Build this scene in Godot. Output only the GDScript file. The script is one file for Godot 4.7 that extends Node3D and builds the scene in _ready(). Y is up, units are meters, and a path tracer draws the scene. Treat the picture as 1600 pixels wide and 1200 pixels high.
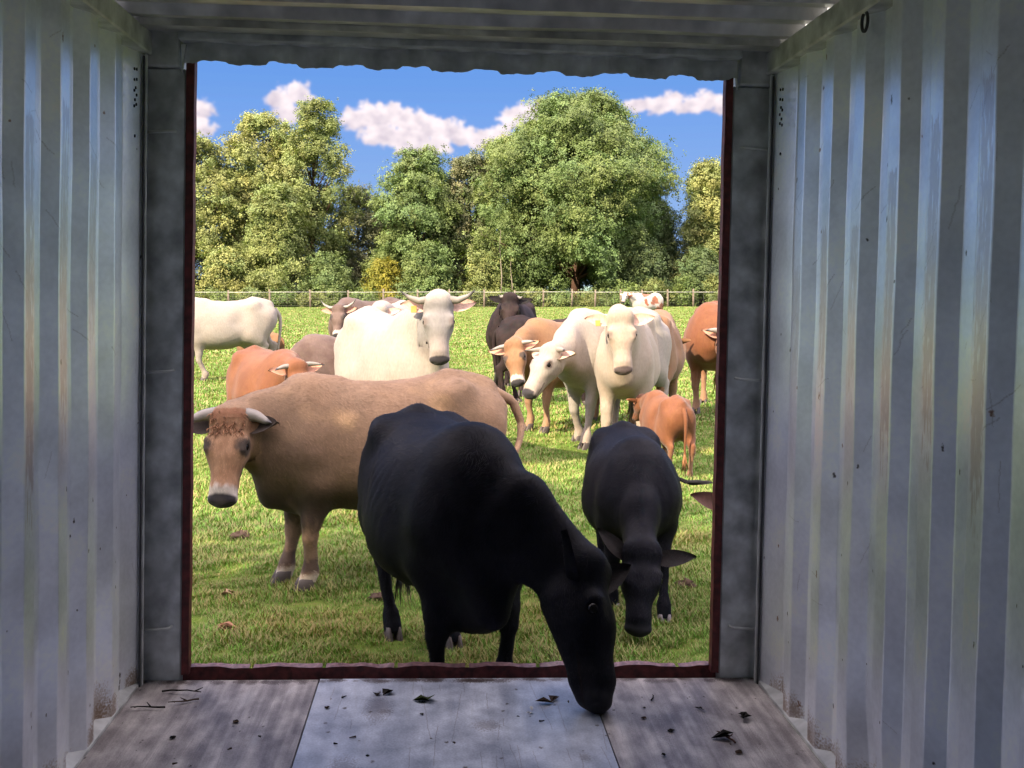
extends Node3D
# A herd of cows seen from inside an old shipping container whose end wall has been cut open.
# World: metres, y up, the ground at y = 0. The container's open end lies at z = 0, the field beyond it towards -z.

const F0 := 0.167            # height of the container floor above the ground
const EYE := Vector3(-0.064, 1.67, 4.31)
var mats := {}
var used_names := {}
var noise := FastNoiseLite.new()
var hair_noise := FastNoiseLite.new()
var rng := RandomNumberGenerator.new()

func _ready():
	rng.seed = 7
	noise.seed = 11
	noise.frequency = 1.0
	noise.fractal_octaves = 3
	hair_noise.seed = 5
	hair_noise.frequency = 1.0
	hair_noise.fractal_octaves = 2
	# ---- camera
	var cam := Camera3D.new()
	cam.name = "camera"
	cam.keep_aspect = Camera3D.KEEP_HEIGHT
	var near := 0.1
	cam.set_frustum(1200.0 / 1791.0 * near, Vector2(-18.0, -83.0) / 1791.0 * near, near, 900.0)
	cam.position = EYE
	cam.rotation = Vector3(-atan(70.0 / 1791.0), -0.0693, 0)
	add_child(cam)
	cam.current = true
	# ---- sky, exposure
	var env := Environment.new()
	env.background_mode = Environment.BG_SKY
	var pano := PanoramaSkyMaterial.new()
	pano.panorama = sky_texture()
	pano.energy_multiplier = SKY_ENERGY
	var sk := Sky.new()
	sk.sky_material = pano
	env.sky = sk
	env.sky_rotation = Vector3(0, PI, 0)
	env.tonemap_mode = Environment.TONE_MAPPER_LINEAR
	env.tonemap_exposure = EXPOSURE
	env.sdfgi_enabled = true
	env.ssao_enabled = true
	env.ssil_enabled = true
	var we := WorldEnvironment.new()
	we.name = "world_environment"
	we.environment = env
	add_child(we)
	# ---- sun: behind the camera and to its left
	var sun := DirectionalLight3D.new()
	sun.name = "sun"
	sun.light_energy = 0.62
	sun.light_angular_distance = 0.5
	sun.light_color = Color(1.0, 0.93, 0.80)
	sun.shadow_enabled = true
	var az := deg_to_rad(SUN_AZ)
	var el := deg_to_rad(SUN_EL)
	var dir := Vector3(sin(az) * cos(el), -sin(el), -cos(az) * cos(el))
	add_child(sun)
	sun.look_at_from_position(Vector3(0, 20, 0), Vector3(0, 20, 0) + dir)
	make_materials()
	# ---- large structure
	var T := Time.get_ticks_msec()
	build_ground()
	build_container()
	print("container ", Time.get_ticks_msec() - T)
	build_trees()
	build_fence()
	print("trees ", Time.get_ticks_msec() - T)
	build_cows()
	print("cows ", Time.get_ticks_msec() - T)
	build_grass()
	build_litter()
	print("all ", Time.get_ticks_msec() - T)

const SKY_ENERGY := 0.83
const EXPOSURE := 6.0
const SUN_AZ := 42.0
const SUN_EL := 35.0

# ------------------------------------------------------------------ helpers
func numbered(called: String) -> String:
	var n: int = used_names.get(called, 0)
	used_names[called] = n + 1
	return called if n == 0 else "%s_%03d" % [called, n]

func tag(o: Node, label: String, category := "", group := "", kind := "") -> Node:
	if label != "": o.set_meta("label", label)
	if category != "": o.set_meta("category", category)
	if group != "": o.set_meta("group", group)
	if kind != "": o.set_meta("kind", kind)
	return o

func thing(called: String, label: String, category: String, at := Vector3.ZERO, turn := 0.0, group := "") -> Node3D:
	var o := Node3D.new()
	o.name = numbered(called)
	add_child(o)
	o.position = at
	o.rotation.y = turn
	tag(o, label, category, group)
	return o

func obj(called: String, mesh: Mesh, mat: Material, parent: Node = null) -> MeshInstance3D:
	var o := MeshInstance3D.new()
	o.name = numbered(called) if parent == null else called
	o.mesh = mesh
	if mat: o.material_override = mat
	(self if parent == null else parent).add_child(o, true)
	return o

func st_new() -> SurfaceTool:
	var st := SurfaceTool.new()
	st.begin(Mesh.PRIMITIVE_TRIANGLES)
	return st

func quad(st: SurfaceTool, a: Vector3, b: Vector3, c: Vector3, d: Vector3, ua := Vector2(0, 0), ub := Vector2(1, 0), uc := Vector2(1, 1), ud := Vector2(0, 1)):
	# a, b, c, d counter-clockwise as seen from the front; emitted clockwise for Godot
	for k in [[a, ua], [c, uc], [b, ub], [a, ua], [d, ud], [c, uc]]:
		st.set_uv(k[1])
		st.add_vertex(k[0])

func add_box(st: SurfaceTool, lo: Vector3, hi: Vector3, bev := 0.0):
	# a box with chamfered edges
	var c := (lo + hi) * 0.5
	var h := (hi - lo) * 0.5
	var b: float = minf(bev, minf(h.x, minf(h.y, h.z)) * 0.9)
	for ax in 3:
		for sg in [-1.0, 1.0]:
			var n := Vector3.ZERO
			n[ax] = sg
			var u := Vector3.ZERO
			u[(ax + 1) % 3] = 1.0
			var v := Vector3.ZERO
			v[(ax + 2) % 3] = 1.0
			if sg < 0: 
				var t := u
				u = v
				v = t
			var hu: Vector3 = u * (h - Vector3.ONE * b)
			var hv: Vector3 = v * (h - Vector3.ONE * b)
			var o: Vector3 = c + n * h
			quad(st, o - hu - hv, o + hu - hv, o + hu + hv, o - hu + hv)
	if b <= 0.0: return
	for ax in 3:
		var d := Vector3.ZERO
		d[ax] = h[ax] - b
		var u := Vector3.ZERO
		u[(ax + 1) % 3] = 1.0
		var v := Vector3.ZERO
		v[(ax + 2) % 3] = 1.0
		for su in [-1.0, 1.0]:
			for sv in [-1.0, 1.0]:
				var p1: Vector3 = c + u * su * h + v * sv * (h - Vector3.ONE * b)
				var p2: Vector3 = c + u * su * (h - Vector3.ONE * b) + v * sv * h
				if su * sv > 0: quad(st, p1 - d, p2 - d, p2 + d, p1 + d)
				else: quad(st, p2 - d, p1 - d, p1 + d, p2 + d)
	for sx in [-1.0, 1.0]:
		for sy in [-1.0, 1.0]:
			for sz in [-1.0, 1.0]:
				var s := Vector3(sx, sy, sz)
				var q: Vector3 = c + s * (h - Vector3.ONE * b)
				var a := q + Vector3(sx * b, 0, 0)
				var e := q + Vector3(0, sy * b, 0)
				var g := q + Vector3(0, 0, sz * b)
				if sx * sy * sz > 0: tri(st, a, e, g)
				else: tri(st, a, g, e)

func tri(st: SurfaceTool, a: Vector3, b: Vector3, c: Vector3):
	for p in [a, c, b]:
		st.set_uv(Vector2(p.x, p.y))
		st.add_vertex(p)

func done(st: SurfaceTool, smooth := false) -> ArrayMesh:
	if not smooth: pass
	st.generate_normals()
	return st.commit()

func box_mesh(lo: Vector3, hi: Vector3, bev := 0.004) -> ArrayMesh:
	var st := st_new()
	st.set_smooth_group(-1)
	add_box(st, lo, hi, bev)
	return done(st)

func tube(st: SurfaceTool, pts: Array, radii: Array, sides := 8, smooth := true, cap := true):
	# a round tube along points, with a radius for each
	if smooth: st.set_smooth_group(0)
	var n := pts.size()
	var up := Vector3.UP
	var rings := []
	for i in n:
		var t: Vector3 = (pts[mini(i + 1, n - 1)] - pts[maxi(i - 1, 0)]).normalized()
		if i == 0: up = Vector3.RIGHT if absf(t.y) > 0.9 else Vector3.UP
		var s := t.cross(up).normalized()
		up = s.cross(t).normalized()
		var ring := []
		for k in sides:
			var a := TAU * k / sides
			ring.append(pts[i] + (s * cos(a) + up * sin(a)) * radii[i])
		rings.append(ring)
	for i in n - 1:
		for k in sides:
			var k2 := (k + 1) % sides
			quad(st, rings[i][k2], rings[i][k], rings[i + 1][k], rings[i + 1][k2], Vector2(k2, i), Vector2(k, i), Vector2(k, i + 1), Vector2(k2, i + 1))
	if cap:
		for k in sides:
			var k2 := (k + 1) % sides
			tri(st, pts[0], rings[0][k], rings[0][k2])
			tri(st, pts[n - 1], rings[n - 1][k2], rings[n - 1][k])

func noise_tex(freq: float, lo: float, hi: float, seed_: int, oct := 4, size := 512, type := FastNoiseLite.TYPE_SIMPLEX_SMOOTH) -> ImageTexture:
	# grey seamless noise between two linear-ish values
	var n := FastNoiseLite.new()
	n.seed = seed_
	n.frequency = freq
	n.noise_type = type
	n.fractal_octaves = oct
	var im := n.get_seamless_image(size, size)
	im.adjust_bcs(1.0, 1.0, 1.0)
	im.convert(Image.FORMAT_L8)
	var d := im.get_data()
	for i in d.size(): d[i] = int(255.0 * lerpf(lo, hi, d[i] / 255.0))
	return ImageTexture.create_from_image(Image.create_from_data(size, size, false, Image.FORMAT_L8, d))

func normal_tex(freq: float, strength: float, seed_: int, oct := 4, size := 512, stretch := 1) -> ImageTexture:
	var n := FastNoiseLite.new()
	n.seed = seed_
	n.frequency = freq
	n.fractal_octaves = oct
	var im := n.get_seamless_image(size, size)
	if stretch > 1:
		im.resize(size / stretch, size, Image.INTERPOLATE_CUBIC)
		var full := Image.create(size, size, false, im.get_format())
		for k in stretch: full.blit_rect(im, Rect2i(0, 0, size / stretch, size), Vector2i(k * size / stretch, 0))
		im = full
	im.bump_map_to_normal_map(strength)
	return ImageTexture.create_from_image(im)

func mat(color: Color, rough := 0.8, spec := 0.5) -> StandardMaterial3D:
	# color: real-world (linear) base colour
	var m := StandardMaterial3D.new()
	m.albedo_color = color.linear_to_srgb()
	m.roughness = rough
	m.metallic_specular = spec
	return m

func triplanar(m: StandardMaterial3D, scale: Vector3, world := false) -> StandardMaterial3D:
	m.uv1_triplanar = true
	m.uv1_world_triplanar = world
	m.uv1_scale = scale
	return m

func make_materials():
	var hair := noise_tex(0.02, 0.86, 1.0, 3, 5)
	var hair_n := normal_tex(0.03, 5.0, 21, 4, 512, 4)
	for k in [["coat", 0.72, 0.35], ["coat_dark", 0.58, 0.16]]:
		var m := mat(Color.WHITE, k[1], k[2])
		m.vertex_color_use_as_albedo = true
		m.albedo_texture = hair
		m.normal_enabled = true
		m.normal_texture = hair_n
		m.normal_scale = 0.13
		m.rim_enabled = true
		m.rim = 0.22 if k[0] == "coat" else 0.0
		triplanar(m, Vector3(5.0, 2.2, 5.0))
		mats[k[0]] = m
	for k in [["hair", 0.6, 0.3], ["hair_dark", 0.48, 0.18]]:
		var m := mat(Color.WHITE, k[1], k[2])
		m.vertex_color_use_as_albedo = true
		m.cull_mode = BaseMaterial3D.CULL_DISABLED
		mats[k[0]] = m
	var horn := mat(Color.WHITE, 0.4)
	horn.vertex_color_use_as_albedo = true
	mats["horn"] = horn
	mats["eye"] = mat(Color(0.006, 0.005, 0.005), 0.12, 0.3)
	mats["hoof"] = mat(Color(0.07, 0.055, 0.05), 0.6)
	mats["hoof_pale"] = mat(Color(0.22, 0.19, 0.2), 0.6)
	mats["tag"] = mat(Color(0.42, 0.22, 0.03), 0.5)
	mats["red"] = mat(Color(0.20, 0.032, 0.032), 0.6)
	var rn := noise_tex(0.02, 0.45, 1.0, 77, 5)
	mats["red"].albedo_texture = rn
	triplanar(mats["red"], Vector3(2, 2, 2))
	mats["sill"] = mat(Color(0.36, 0.19, 0.21), 0.5)
	mats["sill"].albedo_texture = rn
	triplanar(mats["sill"], Vector3(3, 3, 3))
	mats["steel"] = mat(Color(0.74, 0.77, 0.77), 0.45)
	mats["steel"].albedo_texture = noise_tex(0.012, 0.62, 1.0, 31, 6)
	mats["steel"].normal_enabled = true
	mats["steel"].normal_texture = normal_tex(0.01, 3.0, 9)
	mats["steel"].normal_scale = 0.25
	triplanar(mats["steel"], Vector3(1.1, 1.1, 1.1))
	mats["post"] = mats["steel"].duplicate()
	mats["post"].albedo_color = Color(0.72, 0.76, 0.78).linear_to_srgb()
	mats["post"].roughness = 0.65
	mats["hole"] = mat(Color(0.01, 0.01, 0.01), 0.9)
	mats["seal"] = mat(Color(0.05, 0.05, 0.055), 0.8)

const WALL_METAL := 0.56
const WALL_ROUGH := 0.33
const SKY_PRINT := false


# ------------------------------------------------------------------ sky
func sky_blue(el: float) -> Color:
	# linear values, half of what is shown: pale towards the horizon, an even blue above
	if el < 0.0: return Color(0.2, 0.24, 0.2)
	var lo := Color(0.165, 0.235, 0.355) * 0.5
	var mid := Color(0.050, 0.132, 0.340) * 0.5
	var hi := Color(0.040, 0.11, 0.32) * 0.5
	return lo.lerp(mid, pow(clampf(el / 12.0, 0, 1), 0.75)) if el < 12.0 else mid.lerp(hi, (el - 12.0) / 78.0)

func sky_part(puffs: Array, W: int, H: int, box: Rect2i) -> Image:
	# the part of a W x H panorama inside box: blue air and cumulus
	var w := box.size.x
	var h := box.size.y
	var im := Image.create(w, h, false, Image.FORMAT_RGB8)
	for y in h: im.fill_rect(Rect2i(0, y, w, 1), sky_blue(90.0 - (y + box.position.y + 0.5) * 180.0 / H).linear_to_srgb())
	var dens := PackedFloat32Array()
	dens.resize(w * h)
	dens.fill(-1.0)
	var high := PackedFloat32Array()
	high.resize(w * h)
	for p in puffs:
		var mx: float = p[2] * 1.5
		var my: float = p[3] * 1.6
		var y0 := maxi(int((90.0 - p[1] - my) / 180.0 * H) - box.position.y, 0)
		var y1 := mini(mini(int((90.0 - p[1] + my) / 180.0 * H), H / 2) - box.position.y, h - 1)
		var x0 := int(((p[0] - mx) / 360.0 + 0.5) * W) - box.position.x
		var x1 := int(((p[0] + mx) / 360.0 + 0.5) * W) - box.position.x
		for y in range(y0, y1 + 1):
			var dy: float = (90.0 - (y + box.position.y + 0.5) * 180.0 / H - p[1]) / p[3]
			if dy < 0: dy *= 1.35
			for x in range(x0, x1 + 1):
				var xx := x
				if w == W: xx = posmod(x, W)
				elif x < 0 or x >= w: continue
				var dx: float = (((x + box.position.x + 0.5) / W - 0.5) * 360.0 - p[0]) / p[2]
				var d := 1.0 - sqrt(dx * dx + dy * dy)
				if d < -0.5: continue
				var k := y * w + xx
				var was := dens[k]
				if d > was - 0.15: high[k] = maxf(dy, high[k]) if was > -0.9 else dy
				dens[k] = maxf(d, was) + 0.10 * maxf(0.0, minf(d, was))
	var n := FastNoiseLite.new()
	n.seed = 8
	n.frequency = 0.62
	n.fractal_octaves = 4
	n.fractal_gain = 0.52
	for y in h:
		var e := 90.0 - (y + box.position.y + 0.5) * 180.0 / H
		if e < 0.0: break
		var blue := sky_blue(e)
		for x in w:
			var v := dens[y * w + x]
			if v < -0.5: continue
			var a := (x + box.position.x) * 360.0 / W
			var cov := smoothstep(-0.10, 0.28, v + n.get_noise_2d(a * 2.2, e * 2.6) * 0.50)
			if cov <= 0.003: continue
			var light := clampf(0.62 + 0.26 * high[y * w + x] + n.get_noise_2d(a * 1.7 + 40.0, e * 2.2) * 0.60, 0, 1)
			var c := Color(0.125, 0.108, 0.128).lerp(Color(0.235, 0.205, 0.207), light) * lerpf(1.0, 4.6, smoothstep(9.5, 32.0, e))   # clouds brightened with height, to light the container and the shade
			im.set_pixel(x, y, blue.lerp(c, cov * 0.96).linear_to_srgb())
	return im

func sky_texture() -> ImageTexture:
	var W := 4096
	var H := 2048
	var r := RandomNumberGenerator.new()
	r.seed = 4
	var puffs := []
	# cumulus heads that stand over the trees: azimuth from -z to the right, elevation, half width, half height, all in degrees
	for p in [[-4.2, 8.1, 0.8, 0.55], [-3.4, 8.2, 1.0, 0.65], [-2.4, 8.3, 0.9, 0.6], [-1.5, 7.9, 1.0, 0.65], [-3.0, 7.4, 1.1, 0.6], [-1.9, 7.2, 1.1, 0.7], [-0.7, 7.7, 0.9, 0.6], [0.2, 7.6, 0.9, 0.55], [-1.4, 6.7, 1.0, 0.5], [1.0, 7.3, 0.9, 0.5], [1.9, 7.1, 0.9, 0.5], [-0.4, 6.9, 0.9, 0.5],
			[2.8, 7.4, 0.7, 0.55], [3.5, 8.2, 0.7, 0.55], [4.3, 8.5, 0.7, 0.5], [4.9, 8.6, 0.6, 0.45], [-7.9, 8.9, 0.6, 0.6], [-7.1, 9.2, 0.7, 0.55], [-7.5, 8.3, 0.7, 0.5], [-12.6, 8.2, 0.8, 0.6], [-11.8, 8.3, 0.7, 0.5], [-11.9, 7.5, 0.8, 0.5], [-13.6, 8.3, 1.0, 0.6],
			[9.6, 8.8, 0.6, 0.35], [10.5, 8.8, 0.7, 0.45], [11.4, 9.0, 0.6, 0.45], [12.2, 8.7, 0.8, 0.4], [13.0, 8.9, 0.7, 0.5], [13.9, 8.8, 0.8, 0.5], [15.0, 8.6, 1.0, 0.5]]:
		puffs.append([p[0], p[1], p[2] * 1.15, p[3] * 1.2])
	for k in 760:   # more cumulus added all round out of view, to light the scene
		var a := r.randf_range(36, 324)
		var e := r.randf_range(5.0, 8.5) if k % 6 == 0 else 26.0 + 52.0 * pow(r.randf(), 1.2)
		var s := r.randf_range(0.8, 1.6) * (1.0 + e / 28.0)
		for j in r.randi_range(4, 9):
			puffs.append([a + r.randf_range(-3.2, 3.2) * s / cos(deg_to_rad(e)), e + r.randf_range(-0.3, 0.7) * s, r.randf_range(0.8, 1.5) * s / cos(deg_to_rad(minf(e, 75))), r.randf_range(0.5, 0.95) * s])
	# coarse all round, fine where clouds stand over the wood
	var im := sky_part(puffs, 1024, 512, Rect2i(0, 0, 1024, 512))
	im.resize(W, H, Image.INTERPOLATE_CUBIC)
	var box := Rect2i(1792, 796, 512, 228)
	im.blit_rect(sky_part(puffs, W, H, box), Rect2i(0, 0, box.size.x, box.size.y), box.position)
	if SKY_PRINT:
		var tot := 0.0
		var wt := 0.0
		var bands := []
		for y in range(0, H / 2, 8):
			var e := deg_to_rad(90.0 - (y + 0.5) * 180.0 / H)
			for x in range(0, W, 16):
				var c := im.get_pixel(x, y).srgb_to_linear()
				var w := cos(e) * sin(e)
				tot += w * (0.3 * c.r + 0.6 * c.g + 0.1 * c.b)
				wt += w
		print("sky mean ", tot / wt, " shown ", tot / wt * SKY_ENERGY * EXPOSURE)
	return ImageTexture.create_from_image(im)

# ------------------------------------------------------------------ the shipping container
# Container axes: x across, y up from its floor, z = 0 at the cut open end and growing towards the doors.
const HALF := 1.175
const DEEP := 0.036
const PITCH := 0.278
const LONG := 5.9

func line(im: Image, a: Vector2, b: Vector2, c: Color, w: int, wob := 0.0):
	# a scratch or a smear on a painted sheet
	var n := int(a.distance_to(b)) + 1
	var off := 0.0
	for i in n:
		var p := a.lerp(b, float(i) / n)
		off += rng.randf_range(-wob, wob)
		for j in w:
			var x := int(p.x + off) + j
			var y := int(p.y)
			if x >= 0 and y >= 0 and x < im.get_width() and y < im.get_height():
				var was := im.get_pixel(x, y)
				im.set_pixel(x, y, was.lerp(Color(c.r, c.g, c.b), c.a * rng.randf_range(0.5, 1.0)))

func blotch(im: Image, at: Vector2, r: float, c: Color, stretch := 1.0):
	for y in range(int(at.y - r * stretch), int(at.y + r * stretch) + 1):
		for x in range(int(at.x - r), int(at.x + r) + 1):
			if x < 0 or y < 0 or x >= im.get_width() or y >= im.get_height(): continue
			var d := Vector2((x - at.x) / r, (y - at.y) / (r * stretch)).length()
			var a := c.a * smoothstep(1.0, 0.35, d + noise.get_noise_2d(x * 0.22, y * 0.22) * 0.7)
			if a > 0.01: im.set_pixel(x, y, im.get_pixel(x, y).lerp(Color(c.r, c.g, c.b), a))

func wall_paint(z0: float, worn: Array, seed_: int) -> ImageTexture:
	# the paint of one side wall, 2 m along it by 2.4 m up: weathered grey, rubbed bare on the ribs, scratched, rusty at the foot
	var W := 900
	var H := 1024
	var n := FastNoiseLite.new()
	n.seed = seed_
	n.frequency = 0.006
	n.fractal_octaves = 5
	var big := n.get_image(W, H)
	n.seed = seed_ + 1
	n.frequency = 0.09
	n.fractal_octaves = 4
	var small := n.get_image(W, H)
	var db := big.get_data()
	var ds := small.get_data()
	var out := PackedByteArray()
	out.resize(W * H * 3)
	var k := 0
	for i in W * H:
		var v := 246.0 + (db[i] - 128) * 0.16 + (ds[i] - 128) * 0.05
		out[k] = mini(int(v - 9.0), 255)
		out[k + 1] = mini(int(v - 4.0), 255)
		out[k + 2] = mini(int(v + 4.0), 255)
		k += 3
	var im := Image.create_from_data(W, H, false, Image.FORMAT_RGB8, out)
	rng.seed = seed_
	var pz := W / 2.0     # pixels per metre
	var py := H / 2.4
	# paint rubbed through to the primer on the faces that stand proud
	for w in worn:
		var x0: float = (z0 + w[0] * PITCH + 0.138 + 0.004) * pz
		var x1: float = (z0 + w[0] * PITCH + 0.210 - 0.004) * pz
		var y0: float = (2.4 - w[2]) * py
		var y1: float = (2.4 - w[1]) * py
		for y in range(int(y0) - 10, int(y1) + 40):
			for x in range(int(x0), int(x1)):
				if x < 0 or x >= W or y < 0 or y >= H: continue
				var e := minf((x - x0) / 5.0, (x1 - x) / 5.0)
				var a := clampf(minf((y - y0) / 8.0, (y1 - y) / 60.0), -1, 1) + n.get_noise_2d(x * 1.2, y * 0.25) * 1.5 + n.get_noise_2d(x * 3.0 + 90, y * 0.03) * 1.2
				a = clampf(a * 2.0 - 0.2, 0, 1) * clampf(e + n.get_noise_2d(y * 0.6, x) * 0.8 + 0.3, 0, 1) * float(w[3])
				if a > 0.02: im.set_pixel(x, y, im.get_pixel(x, y).lerp(Color(0.66, 0.60, 0.595), a * 0.42))
		for q in 26:
			var xx := rng.randf_range(x0, x1)
			var yy := rng.randf_range(y0, y1)
			line(im, Vector2(xx, yy), Vector2(xx + rng.randf_range(-3, 3), yy + rng.randf_range(8, 60)), Color(0.86, 0.85, 0.84, 0.7), 1, 0.4)
	# scratches, scuffs, rust specks, splashes
	for q in 80:
		var p := Vector2(rng.randf_range(0, W), rng.randf_range(0, H))
		var l := rng.randf_range(5, 60)
		var a := rng.randf_range(-0.5, 0.5) + (0.0 if rng.randf() < 0.6 else 1.3)
		line(im, p, p + Vector2(sin(a), cos(a)) * l, Color(0.95, 0.95, 0.93, 0.4) if rng.randf() < 0.5 else Color(0.55, 0.53, 0.53, 0.35), 1, 0.3)
	for q in 40:
		var p := Vector2(rng.randf_range(0.10, 0.9) * W, rng.randf_range(0.16, 0.5) * H)
		line(im, p, p + Vector2(rng.randf_range(8, 40), -rng.randf_range(10, 46)), Color(0.58, 0.57, 0.58, 0.30), 2, 0.7)
	for q in 36:
		blotch(im, Vector2(rng.randf_range(0, W), rng.randf_range(0, H)), rng.randf_range(1.5, 4.0), Color(0.42, 0.25, 0.15, 0.7) if rng.randf() < 0.5 else Color(0.16, 0.14, 0.14, 0.8), rng.randf_range(0.8, 2.0))
	for q in 40:
		blotch(im, Vector2(rng.randf_range(0, W), H - absf(rng.randfn(0, 0.30)) * H), rng.randf_range(0.8, 2.3), Color(0.14, 0.12, 0.11, 0.85), rng.randf_range(0.7, 3.0))
	for q in 60:
		blotch(im, Vector2(rng.randf_range(0, W), H - rng.randf_range(0, 26)), rng.randf_range(8, 28), Color(0.55, 0.46, 0.38, 0.4), rng.randf_range(0.6, 1.6))
	return ImageTexture.create_from_image(im)

func corrugated_wall(sx: float, z0: float, dent: Array) -> ArrayMesh:
	# one side wall: bent sheet, its proud faces at x = HALF, the others DEEP farther out
	var prof := []      # [z, depth outwards]
	prof.append([0.0, 0.0])
	var k := -1
	while true:
		var s := z0 + k * PITCH
		if s > LONG: break
		for q in [[-0.068, 0.0], [-0.063, 0.0012], [-0.005, DEEP - 0.0012], [0.0, DEEP], [0.070, DEEP], [0.075, DEEP - 0.0012], [0.133, 0.0012], [0.138, 0.0]]:
			if s + q[0] > 0.12 and s + q[0] < LONG: prof.append([s + q[0], q[1]])
		k += 1
	prof.append([LONG, 0.0])
	var ys := []
	for i in 33: ys.append(lerpf(0.0, 2.36, i / 32.0))
	var st := st_new()
	var f := func(z: float, d: float, y: float) -> Vector3:
		var x := HALF + d + noise.get_noise_2d(z * 1.6 + sx * 9.0, y * 1.3) * 0.004
		for q in dent:
			var r := Vector2((z - q[0]) / q[2], (y - q[1]) / q[3]).length()
			if r < 1.0: x += q[4] * pow(1.0 - r, 1.3)
		return Vector3(x * sx, y, z)
	for i in prof.size() - 1:
		st.set_smooth_group(i)
		for j in ys.size() - 1:
			var a: Vector3 = (f as Callable).call(prof[i][0], prof[i][1], ys[j])
			var b: Vector3 = (f as Callable).call(prof[i + 1][0], prof[i + 1][1], ys[j])
			var c: Vector3 = (f as Callable).call(prof[i + 1][0], prof[i + 1][1], ys[j + 1])
			var d: Vector3 = (f as Callable).call(prof[i][0], prof[i][1], ys[j + 1])
			var u0: float = prof[i][0] / 2.0
			var u1: float = prof[i + 1][0] / 2.0
			var t0: float = 1.0 - ys[j] / 2.4
			var t1: float = 1.0 - ys[j + 1] / 2.4
			if sx > 0: quad(st, a, b, c, d, Vector2(u0, t0), Vector2(u1, t0), Vector2(u1, t1), Vector2(u0, t1))
			else: quad(st, b, a, d, c, Vector2(u1, t0), Vector2(u0, t0), Vector2(u0, t1), Vector2(u1, t1))
	return done(st)

func board_paint(kind: int, seed_: int) -> ImageTexture:
	# a floor board: worn plywood with streaks along it, or a scuffed pale sheet
	var W := 512
	var H := 1024
	var n := FastNoiseLite.new()
	n.seed = seed_
	n.fractal_octaves = 5
	n.frequency = 0.012
	var a := n.get_image(W, H).get_data()
	n.seed = seed_ + 3
	n.frequency = 0.03
	n.fractal_octaves = 4
	var im2 := n.get_image(W, H / 16)
	im2.resize(W, H, Image.INTERPOLATE_CUBIC)
	var b := im2.get_data()
	n.seed = seed_ + 5
	n.frequency = 0.2
	var c := n.get_image(W, H).get_data()
	var out := PackedByteArray()
	out.resize(W * H * 3)
	var base := Vector3(150, 144, 143) if kind == 0 else Vector3(172, 180, 196)
	for i in W * H:
		var v := ((a[i] - 128) * 0.30 + (b[i] - 128) * (0.20 if kind == 0 else 0.10) + (c[i] - 128) * 0.12)
		out[i * 3] = clampi(int(base.x + v), 0, 255)
		out[i * 3 + 1] = clampi(int(base.y + v), 0, 255)
		out[i * 3 + 2] = clampi(int(base.z + v * 0.95), 0, 255)
	var im := Image.create_from_data(W, H, false, Image.FORMAT_RGB8, out)
	rng.seed = seed_
	for q in 170:
		var p := Vector2(rng.randf_range(0, W), rng.randf_range(0, H))
		var l := rng.randf_range(20, 200)
		line(im, p, p + Vector2(rng.randf_range(-0.12, 0.12), 1) * l, Color(0.34, 0.30, 0.30, 0.5) if rng.randf() < 0.65 else Color(0.72, 0.72, 0.74, 0.35), 1, 0.3)
	for q in 60:
		var p := Vector2(rng.randf_range(0, W), rng.randf_range(0, H))
		blotch(im, p, rng.randf_range(2, 5), Color(0.20, 0.17, 0.16, 0.7), 1.0)
	for q in 26:
		blotch(im, Vector2(rng.randf_range(0, W), rng.randf_range(0, H * 0.6)), rng.randf_range(6, 34), Color(0.76, 0.77, 0.80, 0.22) if rng.randf() < 0.5 else Color(0.30, 0.26, 0.26, 0.30), rng.randf_range(0.6, 2.5))
	for q in 40:   # mud and dust by the opening
		blotch(im, Vector2(rng.randf_range(0, W), rng.randf_range(0, 14)), rng.randf_range(6, 26), Color(0.24, 0.20, 0.19, 0.5), 0.5)
	return ImageTexture.create_from_image(im)

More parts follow.
